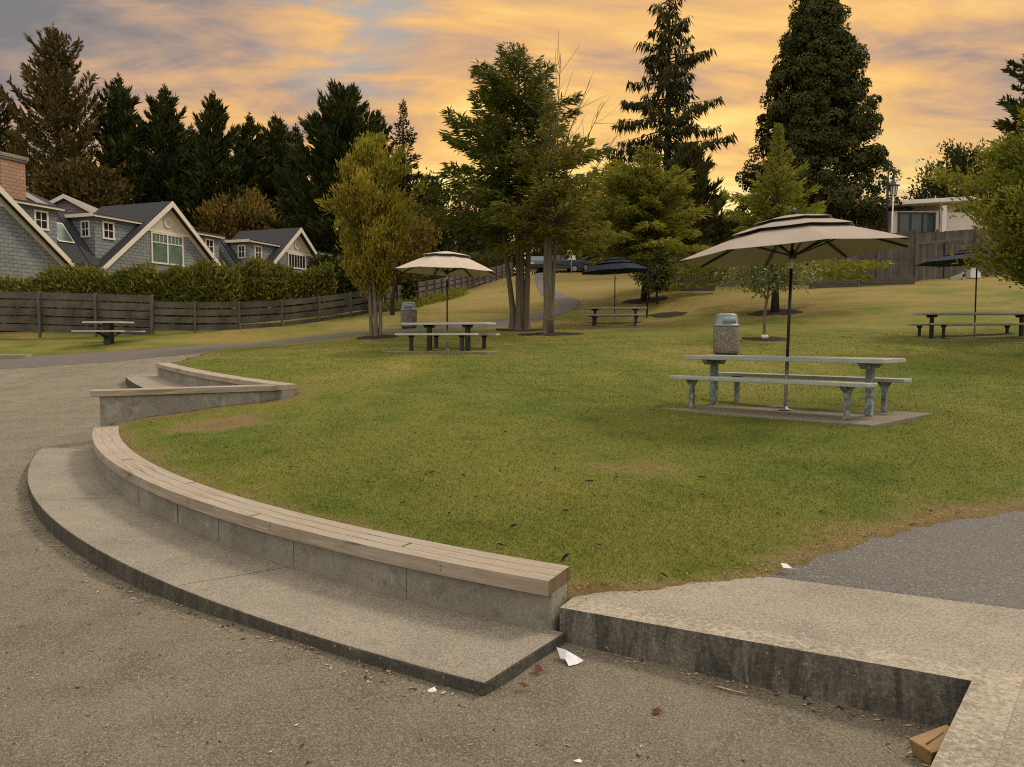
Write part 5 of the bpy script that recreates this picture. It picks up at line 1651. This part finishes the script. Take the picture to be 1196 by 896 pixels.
p, q = seg(60, 178, 31.5, 31); hedge('hedge', p, q, (1.5, 1.6), (zat(316, 31.5), zat(314, 31)), 2.0, 'yellowish green hedge above the taller board fence', 'l_hedge', 16000, .25, .09, 102, lump=.42)
p, q = seg(165, 285, 30.7, 30.6); hedge('hedge', p, q, (1.5, 1.8), (zat(312, 30.7), zat(316, 30.6)), 1.9, 'green hedge in front of the middle gable window', 'l_hedge', 19000, .25, .09, 103, lump=.42)
p, q = seg(275, 385, 31.2, 33.2); hedge('hedge', p, q, (1.9, 2.3), (zat(313, 31.2), zat(312, 33.2)), 1.9, 'green hedge in front of the farthest house', 'l_hedge', 17000, .25, .09, 104, lump=.42)
p, q = seg(372, 470, 33.6, 38); hedge('hedge', p, q, (2.3, 3.0), (zat(300, 33.6), zat(298, 38)), 2.0, 'dark hedge behind the yellow green tree', 'l_dark', 17000, .27, .10, 105, lump=.4)
p, q = seg(462, 585, 43, 66); hedge('hedge', p, q, (3.2, 6.4), (zat(306, 43), zat(297, 66)), 1.6, 'dark green bushes above the low fence behind the cream parasol', 'l_olive', 17000, .30, .11, 106, lump=.5)
p, q = seg(500, 735, 74, 74); hedge('hedge', p, q, (6.0, 6.5), (zat(283, 74), zat(283, 74)), 2.5, 'dark hedge beyond the street seen between the centre trunks', 'l_dark', 16000, .42, .15, 107, lump=.8)
for i, (a, b, Da, Db, lb) in enumerate(((452, 486, 33.2, 37.0, 'strap leaved plants at the foot of the low fence near the trash can'), (488, 540, 37.5, 46.0, 'strap leaved plants at the foot of the low fence behind the cream parasol'))):
    p, q = seg(a, b, Da, Db)
    hedge('border_plants', p, q, (H1(*p), H1(*q)), (H1(*p) + .22, H1(*q) + .28), .7, lb, 'l_green', 1500, .28, .045, 110 + i, 'plants', lump=.15)

# ------------------------------------------------------------------ mulch rings
ring_lb = ['mulch ring under the yellow green multi stemmed tree', 'mulch ring under the clustered trunk tree', 'mulch ring under the tree with forked trunk', 'mulch ring under the wide bushy tree', 'small mulch ring under the sapling', 'mulch ring under the light green layered tree', 'mulch ring right of the thin black post']
RINGS = [(-4.4, 25.0, .85, .8), (.30, 27.6, 1.2, .8), (1.2, 25.0, 1.35, .75), (6.2, 36, 1.4, .9), (7.2, 22, .8, .7), (10.2, 30, 1.3, .9), (pp[0] + .9, pp[1] + .2, 1.0, .8)]
for (x, y, a, b), lb in zip(RINGS, ring_lb):
    rng = np.random.default_rng(int(a * 1000 + x * 10))
    rr, vs, fs = [0, .4, .75, .93, 1.0], [], []
    k = 40
    for j, r_ in enumerate(rr):
        for i in range(k):
            an = 2 * PI * i / k
            w = 1 + .07 * math.sin(3 * an + x) + .05 * math.sin(7 * an + y)
            X, Y = x + .8 * a * r_ * w * math.cos(an), y + .8 * b * r_ * w * math.sin(an)
            vs.append((X, Y, float(lawn_z(np.array([[X]]), np.array([[Y]]))[0, 0]) + (.03 if r_ < .95 else -.03) + .01 * (1 - r_)))
    fs = [(j * k + i, j * k + (i + 1) % k, (j + 1) * k + (i + 1) % k, (j + 1) * k + i) for j in range(len(rr) - 1) for i in range(k)] + [tuple(range(k))]
    o = MB().add(vs, fs).build('mulch_ring', M['mulch'], None, True); tag(o, lb, 'mulch ring', 'dark mulch rings round the trees')

# ------------------------------------------------------------------ grass blades
def lawn_mask(X, Y):
    ok = (sdist(X, Y, PLAZA) > .10) & (sdist(X, Y, HARD) > .02)
    for (cx, cy, rz, lx, ly) in PADS:
        u = (X - cx) * math.cos(rz) + (Y - cy) * math.sin(rz); v = -(X - cx) * math.sin(rz) + (Y - cy) * math.cos(rz)
        ok &= ~((np.abs(u) < lx / 2 - .02) & (np.abs(v) < ly / 2 - .02))
    for (x, y, a, b) in RINGS:
        ok &= ((X - x) / a) ** 2 + ((Y - y) / b) ** 2 > .58
    px = np.interp(Y, pcs[:, 1], pcs[:, 0])
    d = np.min(np.hypot(X[:, None] - pcs[None, ::2, 0], Y[:, None] - pcs[None, ::2, 1]), axis=1) if len(X) < 400000 else 9
    return ok
rng = np.random.default_rng(5)
def scatter(n, d0, d1):
    D = 1 / rng.uniform(1 / d1, 1 / d0, n)
    X = rng.uniform(-.72, .72, n) * D
    return X, D
gv, gf, ga, gw = [], [], [], []
for (n, d0, d1) in ((430000, 3.7, 13), (110000, 13, 24)):
    X, Y = scatter(n, d0, d1)
    k = lawn_mask(X, Y)
    dd = np.min(np.stack([np.hypot(X - a, Y - b) for a, b in pcs[::3, :2]]), axis=0)
    k &= dd > .78
    X, Y = X[k], Y[k]; n = len(X)
    Z = lawn_z(X.reshape(1, -1), Y.reshape(1, -1)).ravel()
    wv = worn_f(X.reshape(1, -1), Y.reshape(1, -1)).ravel()
    th = rng.random(n) > wv * .8
    X, Y, Z, wv = X[th], Y[th], Z[th], wv[th]; n = len(X)
    az = rng.uniform(0, 2 * PI, n)
    wd_ = (.0011 + .00045 * Y) * rng.uniform(.6, 1.3, n)
    hh = (.008 + .013 * rng.random(n) ** 1.5 + .0003 * Y) * (1 - .4 * wv)
    lean = rng.normal(0, .8, (n, 2)) * hh[:, None]
    v = np.empty((n, 3, 3))
    v[:, 0] = np.c_[X - np.cos(az) * wd_, Y - np.sin(az) * wd_, Z - .008]
    v[:, 1] = np.c_[X + np.cos(az) * wd_, Y + np.sin(az) * wd_, Z - .008]
    v[:, 2] = np.c_[X + lean[:, 0], Y + lean[:, 1], Z + hh]
    gv.append(v.reshape(-1, 3)); ga.append(rng.random(n)); gw.append(np.repeat(wv, 3))
gv = np.concatenate(gv); nf = len(gv) // 3
g = arr_mesh('grass', gv, np.arange(nf * 3).reshape(-1, 3), M['blade'], None, [('rnd', 'FACE', np.concatenate(ga)), ('worn', 'POINT', np.concatenate(gw))])
tag(g, 'short mown grass blades covering the lawn', 'grass', kind='stuff')
# tufts hanging over the hard edges
# ------------------------------------------------------------------ loose stones, litter
def pebbles(name, X, Y, Z, size, mat, label):
    n = len(X)
    base = np.array([(1, 0, 0), (-.5, .87, 0), (-.5, -.87, 0), (.1, .05, .75), (0, 0, -.5)])
    tri = np.array([(0, 1, 3), (1, 2, 3), (2, 0, 3), (1, 0, 4), (2, 1, 4), (0, 2, 4)])
    a = rng.uniform(0, 2 * PI, n); c, s = np.cos(a), np.sin(a)
    v = base[None] * (size[:, None, None] * rng.uniform(.6, 1.3, (n, 1, 3))) * (1 + rng.normal(0, .18, (n, 5, 3)))
    vx = v[..., 0] * c[:, None] - v[..., 1] * s[:, None]; vy = v[..., 0] * s[:, None] + v[..., 1] * c[:, None]
    vv = np.stack([vx + X[:, None], vy + Y[:, None], v[..., 2] * .8 + Z[:, None]], -1).reshape(-1, 3)
    f = (tri[None] + (np.arange(n) * 5)[:, None, None]).reshape(-1, 3)
    o = arr_mesh(name, vv, f, mat, None, [('rnd', 'FACE', np.repeat(rng.random(n), 6))])
    return tag(o, label, 'gravel', kind='stuff')
m, nt, b = new_mat('loose_stone')
a_ = N(nt, 'ShaderNodeAttribute', attribute_name='rnd').outputs['Fac']
L(nt, ramp(nt, a_, [(0, (.07, .06, .045)), (.5, (.17, .145, .105)), (.85, (.26, .23, .17)), (1, (.50, .45, .37))]), b.inputs['Base Color']); b.inputs['Roughness'].default_value = .9
M['stone'] = m
n = 45000
D = 1 / rng.uniform(1 / 15, 1 / 2.4, n); X = rng.uniform(-.72, .72, n) * D
k = (sdist(X, D, PLAZA) < -.02) & ~((np.hypot(X - C1[0], D - C1[1]) < RS + .01) & (D < 10.4))
X, Y = X[k], D[k]
Z = gravel_z(X.reshape(1, -1), Y.reshape(1, -1)).ravel()
sz = (.0012 + .00040 * Y) * rng.lognormal(0, .4, len(X))
pebbles('loose_gravel', X, Y, Z, sz, M['stone'], 'fine loose grit lying on the gravel plaza')

def scrap(n, pick, size, name, mats, label, cat, seed, thr=1.0):
    """many small curled leaf and straw bits in ONE object"""
    global rng
    rng = np.random.default_rng(seed)
    mb = MB()
    for i in range(n):
        x, y, z = pick()
        a = rng.uniform(0, 2 * PI); s = size * rng.uniform(.5, 1.4); w = s * rng.uniform(.12, .45)
        c, d = math.cos(a), math.sin(a)
        h = s * rng.uniform(.05, .3)
        pts = [(-s, 0, .003), (0, w, h), (s, 0, .004 + h * .4), (0, -w, h * .6)]
        mb.add([(x + u * c - v * d, y + u * d + v * c, z + t) for (u, v, t) in pts], [(0, 3, 2), (0, 2, 1)], int(rng.integers(len(mats))))
    o = mb.build(name, mats)
    return tag(o, label, cat, kind='stuff')
def gz_(x, y): return float(gravel_z(np.array([[x]]), np.array([[y]]))[0, 0])
def near_curb():
    s = rng.random() * 1.9; q = P0 + cdir * s - nin * abs(rng.normal(0, .07)) - nin * .01
    if rng.random() < .3: q = P1 + side * rng.random() * .5 - np.array([.05, 0]) - cdir * abs(rng.normal(0, .12))
    return q[0], q[1], gz_(*q) + .003
scrap(150, near_curb, .014, 'leaf_litter', [M['dryleaf'], M['straw'], M['straw'], M['darkleaf']], 'dry leaf bits collected along the foot of the stained kerb', 'leaf litter', 201)
def near_step():
    t = rng.random(); a = lerp(AS0, AS1, t); r_ = RS + .012 + abs(rng.normal(0, .09))
    x, y = C1[0] + r_ * math.cos(a), C1[1] + r_ * math.sin(a); return x, y, gz_(x, y) + .003
scrap(420, near_step, .016, 'leaf_litter', [M['dryleaf'], M['straw'], M['straw'], M['darkleaf']], 'dry straw and leaf bits along the foot of the curved step', 'leaf litter', 202)
def on_gravel():
    D = 1 / rng.uniform(1 / 9, 1 / 2.5); x = rng.uniform(-.7, .55) * D
    while sdist(x, D, PLAZA)[0] > -.05 or math.hypot(x - C1[0], D - C1[1]) < RS + .02:
        D = 1 / rng.uniform(1 / 9, 1 / 2.5); x = rng.uniform(-.7, .55) * D
    return x, D, gz_(x, D) + .002
scrap(260, on_gravel, .013, 'leaf_litter', [M['dryleaf'], M['straw'], M['darkleaf'], M['darkleaf']], 'sparse dark and straw bits strewn over the open gravel', 'leaf litter', 203)
def on_edge():
    E = [(.38, 4.32), (.745, 4.43), (1.28, 4.58), (1.62, 4.73), (1.78, 4.9), (2.26, 5.28), (2.75, 5.64), (3.33, 6.0), (4.26, 6.43)]
    i = rng.integers(len(E) - 1); t = rng.random(); x, y = lerp(E[i][0], E[i + 1][0], t) + rng.normal(0, .05), lerp(E[i][1], E[i + 1][1], t) + rng.normal(.02, .06)
    return x, y, max(LAND_Z - .004, float(lawn_z(np.array([[x]]), np.array([[y]]))[0, 0])) + .004
scrap(240, on_edge, .012, 'leaf_litter', [M['straw'], M['straw'], M['dryleaf'], M['darkleaf']], 'dead straw along the ragged lawn edge by the landing and asphalt', 'leaf litter', 204)

# dark rotted leaves on the near lawn, one object each
rng = np.random.default_rng(9)
LF = [(485, 508), (590, 507), (511, 570), (540, 558), (632, 567), (688, 565), (739, 614), (776, 676), (850, 612), (864, 606), (908, 603), (940, 548), (1000, 560), (405, 565), (470, 590), (556, 583), (612, 590), (660, 600), (700, 640), (585, 640),
      (430, 566), (648, 550), (720, 560), (820, 580), (880, 640), (1050, 545), (960, 600), (340, 548), (600, 618), (660, 655), (500, 553), (505, 554), (498, 556), (585, 553), (760, 695), (772, 697), (740, 697), (525, 602), (820, 560), (1088, 600)]
tmpl = []
for k in range(3):
    mb = MB(); pts = [(-.035, 0, .006), (-.012, .013, .016), (.012, .010, .02), (.036, .002, .008), (.014, -.012, .012), (-.012, -.010, .010), (0, 0, .003)]
    mb.add([(x * (1 + .2 * k) + .004 * math.sin(k * 9 + i), y * (1.3 - .25 * k), z) for i, (x, y, z) in enumerate(pts)], [(i, (i + 1) % 6, 6) for i in range(6)])
    tmpl.append(mb)
protos = []
for k in range(3):
    o = tmpl[k].build('fallen_leaf', M['darkleaf']); tag(o, 'dark curled rotten leaf lying on the near lawn', 'leaf', 'dark rotten leaves on the near lawn'); protos.append(o)
for i, (px, py) in enumerate(LF):
    # find the lawn under that spot
    lo, hi = 3.5, 14.0
    for _ in range(30):
        m_ = (lo + hi) / 2; w_ = at(px, py, m_)
        if w_[2] > float(lawn_z(np.array([[w_[0]]]), np.array([[m_]]))[0, 0]): lo = m_
        else: hi = m_
    w_ = at(px, py, lo)
    o = protos[i] if i < 3 else protos[i % 3].copy()
    if i >= 3: col.objects.link(o)
    o.location = (w_[0], w_[1], w_[2] + .016); o.rotation_euler = (rng.normal(0, .2), rng.normal(0, .2), rng.uniform(0, 6.28)); s = rng.uniform(.45, .95); o.scale = (s, s, s)

# crumpled paper beside the step
q = on_plane(665, 768, .06); mb = MB()
pv_ = [(-.085, .06, .075), (-.03, .085, .05), (.0, .03, .055), (.05, .02, .03), (.095, -.035, .022), (.055, -.05, .004), (.02, -.03, .03), (-.01, -.085, .004), (-.03, -.03, .028), (-.06, .0, .02), (-.02, .02, .07)]
mb.add(pv_, [(0, 10, 1), (1, 10, 2), (2, 10, 6), (2, 6, 3), (3, 6, 5), (3, 5, 4), (10, 8, 6), (6, 8, 7), (10, 9, 8), (0, 9, 10), (5, 6, 7)])
o = mb.build('paper_napkin', M['paper']); o.location = (q[0], q[1], gz_(q[0], q[1]) + .002)
so = o.modifiers.new('thick', 'SOLIDIFY'); so.thickness = .002
o.scale = (.75, .75, .75)
tag(o, 'crumpled white paper napkin on the gravel at the corner of the step', 'napkin')
# offcut of timber in the kerb corner
q = on_plane(1096, 872, .03); mb = MB()
bl = [(-.10, -.04, 0), (.10, -.045, 0), (.10, .045, 0), (-.10, .04, 0), (-.112, -.055, .07), (.112, -.06, .074), (.11, .052, .072), (-.108, .056, .068)]
mb.add(bl, [(3, 2, 1, 0), (0, 1, 5, 4), (1, 2, 6, 5), (2, 3, 7, 6), (3, 0, 4, 7), (4, 5, 6, 7)])
o = mb.build('timber_offcut', M['block'], bevel=.004); o.location = (q[0], q[1], gz_(q[0], q[1]) + .004); o.rotation_euler = (R(4), R(-3), R(24))
cr = MB().box((-.02, .004, .0725), (.13, .005, .004), R(10)).build('crack', M['cap_end'], o)
tag(o, 'short rough block of tan wood in the corner of the kerb', 'wood block')
# small litter
M['redleaf'] = simple('red_brown_leaf', (.10, .03, .018), .8, .4, 60)
def litter(px, py, z, s, mat, label, nm):
    q = on_plane(px, py, z)
    mb = MB(); mb.add([(-.03, -.02, .004), (.035, -.015, .012), (.03, .025, .02), (-.02, .03, .006), (0, 0, .022)], [(0, 1, 4), (1, 2, 4), (2, 3, 4), (3, 0, 4)])
    o = mb.build(nm, M[mat]); o.scale = (s, s, s); o.location = (q[0], q[1], z); o.rotation_euler = (0, 0, px); so = o.modifiers.new('thick', 'SOLIDIFY'); so.thickness = .002
    tag(o, label, 'litter')
litter(919, 663, .262, 1.1, 'paper', 'small white scrap at the corner of the lawn and asphalt', 'paper_scrap')
litter(676, 890, .012, .6, 'paper', 'pale scrap on the gravel at the bottom edge', 'paper_scrap')
litter(767, 832, .03, .7, 'redleaf', 'reddish brown leaf on the gravel below the stained kerb', 'fallen_leaf')
litter(612, 801, .05, .7, 'redleaf', 'reddish brown leaves below the corner of the curved step', 'fallen_leaf')
litter(630, 782, .05, .8, 'redleaf', 'red brown leaf tucked against the end of the step', 'fallen_leaf')
litter(503, 809, .02, .8, 'paper', 'small pale scrap at the foot of the curved step', 'paper_scrap')

tw = on_plane(838, 802, .03); tw2 = on_plane(872, 813, .02)
o = MB().tube(catmull([(0, 0, .004), ((tw2[0] - tw[0]) * .5, (tw2[1] - tw[1]) * .5 - .012, .008), (tw2[0] - tw[0], tw2[1] - tw[1], .004)], 4), [.004] * 4 + [.003] * 5, 6).build('twig', M['straw'], None, True)
o.location = (tw[0], tw[1], gz_(tw[0], tw[1]) + .003); tag(o, 'thin pale twig lying along the foot of the stained kerb', 'twig')
q = at(14, 420.5, 23.2); o = MB().box((0, 0, .02), (1.15, .28, .22), R(-6)).build('kerb_stone', M['kerbtop'], bevel=.02); o.location = (q[0], q[1], H1(q[0], q[1])); tag(o, 'pale concrete kerb stone at the left edge where the lawn meets the asphalt', 'kerb stone')
# ------------------------------------------------------------------ sky, sun, camera
SUN_AZ, SUN_EL = R(62), R(48)       # azimuth measured from +Y towards +X
w = bpy.data.worlds.new('World'); scene.world = w; w.use_nodes = True
nt = w.node_tree
for n_ in list(nt.nodes): nt.nodes.remove(n_)
out = N(nt, 'ShaderNodeOutputWorld')
sky = N(nt, 'ShaderNodeTexSky', sky_type='NISHITA'); sky.sun_disc = False
sky.sun_elevation = SUN_EL; sky.sun_rotation = SUN_AZ
bg1 = N(nt, 'ShaderNodeBackground'); bg1.inputs['Strength'].default_value = .10
L(nt, sky.outputs[0], bg1.inputs['Color'])
tc = N(nt, 'ShaderNodeTexCoord'); sx = N(nt, 'ShaderNodeSeparateXYZ'); L(nt, tc.outputs['Generated'], sx.inputs[0])
zc_ = math_(nt, 'MAXIMUM', sx.outputs['Z'], 0.0)
den = math_(nt, 'ADD', zc_, .16)
cb = N(nt, 'ShaderNodeCombineXYZ'); L(nt, math_(nt, 'DIVIDE', sx.outputs['X'], den), cb.inputs[0]); L(nt, math_(nt, 'DIVIDE', sx.outputs['Y'], den), cb.inputs[1])
def smap(scale, rz, loc=(0, 0, 0)):
    mp = N(nt, 'ShaderNodeMapping'); mp.inputs['Scale'].default_value = scale; mp.inputs['Rotation'].default_value = (0, 0, rz); mp.inputs['Location'].default_value = loc
    L(nt, cb.outputs[0], mp.inputs['Vector']); return mp.outputs[0]
v1 = smap((.55, 1.05, 1), R(-18), (3.1, 1.7, 0))
v2 = smap((1.4, 3.0, 1), R(-22), (0, 5, 0))
n1 = noise(nt, v1, 1.25, 7, .58, .9)
n2 = noise(nt, v2, 1.7, 6, .58, .5)
n3 = noise(nt, v1, .55, 3, .5)
cl = math_(nt, 'ADD', math_(nt, 'MULTIPLY', n1, .62), math_(nt, 'MULTIPLY', n2, .38))
# warm glow low over the trees straight ahead
def dirdot(px, py):
    d = ray(px, py); d = d / np.linalg.norm(d)
    vm = N(nt, 'ShaderNodeVectorMath', operation='DOT_PRODUCT'); L(nt, tc.outputs['Generated'], vm.inputs[0]); vm.inputs[1].default_value = tuple(map(float, d)); return vm.outputs['Value']
glow = framp(nt, dirdot(640, 175), .80, .995)
el = framp(nt, sx.outputs['Z'], .10, .48)
warm = math_(nt, 'ADD', math_(nt, 'MULTIPLY', glow, .64), math_(nt, 'MULTIPLY', math_(nt, 'SUBTRACT', cl, .5), 2.9))
warm = math_(nt, 'SUBTRACT', warm, math_(nt, 'MULTIPLY', el, .31))
side_ = framp(nt, sx.outputs['X'], -.1, .55, 0, .22)
warm = math_(nt, 'ADD', math_(nt, 'ADD', warm, .16), side_)
c = ramp(nt, warm, [(.03, (.19, .18, .185)), (.20, (.31, .24, .21)), (.38, (.54, .335, .20)), (.58, (.76, .44, .165)), (.82, (.91, .60, .19)), (1.0, (.98, .77, .30))])
# grey band low at the right and left
low = framp(nt, sx.outputs['Z'], .13, .03, 0, .75)
c = mix(nt, math_(nt, 'MULTIPLY', low, framp(nt, glow, 1, .2)), c, (.50, .38, .30))
lowr = math_(nt, 'MULTIPLY', framp(nt, sx.outputs['Z'], .27, .17, 0, .7), framp(nt, sx.outputs['X'], .22, .42))
lowr = math_(nt, 'MULTIPLY', lowr, framp(nt, n2, .40, .58))
c = mix(nt, lowr, c, (.40, .33, .28))
# overhead and behind: even pale grey cloud
over = framp(nt, sx.outputs['Z'], .40, .62)
back = framp(nt, sx.outputs['Y'], .25, -.15)
both = math_(nt, 'MAXIMUM', over, back)
grey = ramp(nt, n1, [(.3, (.88, .82, .76)), (.7, (1.32, 1.23, 1.12))])
lowback = framp(nt, sx.outputs['Z'], .05, .55)
grey = mix(nt, lowback, (.66, .60, .55), grey)
c = mix(nt, both, c, grey)
hole2 = math_(nt, 'MULTIPLY', framp(nt, dirdot(405, 12), .9925, .9993, 0, .62), framp(nt, n2, .54, .42))
c = mix(nt, hole2, c, (.36, .39, .37))
bg2 = N(nt, 'ShaderNodeBackground'); bg2.inputs['Strength'].default_value = 1.0
L(nt, c, bg2.inputs['Color'])
hole = math_(nt, 'MULTIPLY', framp(nt, n3, .60, .70, 0, .85), framp(nt, sx.outputs['Z'], .30, .42))
hole = math_(nt, 'MAXIMUM', math_(nt, 'MULTIPLY', hole, framp(nt, sx.outputs['Z'], .45, .38)), math_(nt, 'MULTIPLY', hole2, .18))
mx = N(nt, 'ShaderNodeMixShader'); L(nt, hole, mx.inputs[0]); L(nt, bg2.outputs[0], mx.inputs[1]); L(nt, bg1.outputs[0], mx.inputs[2])
L(nt, mx.outputs[0], out.inputs['Surface'])

sd_ = bpy.data.lights.new('sun', 'SUN'); sd_.energy = 1.75; sd_.angle = R(11); sd_.color = (1.0, .88, .72)
so_ = bpy.data.objects.new('sun', sd_); col.objects.link(so_)
dv = Vector((math.sin(SUN_AZ) * math.cos(SUN_EL), math.cos(SUN_AZ) * math.cos(SUN_EL), math.sin(SUN_EL)))
so_.rotation_euler = dv.to_track_quat('Z', 'Y').to_euler(); so_.location = (20, 10, 40)

cam = bpy.data.cameras.new('camera'); co = bpy.data.objects.new('camera', cam); col.objects.link(co)
cam.sensor_fit = 'HORIZONTAL'; cam.sensor_width = 36; cam.lens = F_PX / 1196 * 36
cam.clip_start = .05; cam.clip_end = 2000
co.location = (0, 0, EYE); co.rotation_euler = (PI / 2 - PITCH, 0, 0)
scene.camera = co
vs_ = scene.view_settings
scene.display_settings.display_device = 'sRGB'
vs_.view_transform = 'Standard'; vs_.look = 'None'; vs_.gamma = 1; vs_.exposure = 0.25; vs_.use_curve_mapping = False
scene.render.engine = 'CYCLES'
scene.cycles.max_bounces = 6; scene.cycles.diffuse_bounces = 3; scene.cycles.glossy_bounces = 2; scene.cycles.transmission_bounces = 3; scene.cycles.transparent_max_bounces = 4
scene.cycles.use_denoising = False
scene.cycles.filter_width = 1.1
scene.cycles.sample_clamp_indirect = 4
scene.cycles.use_adaptive_sampling = False
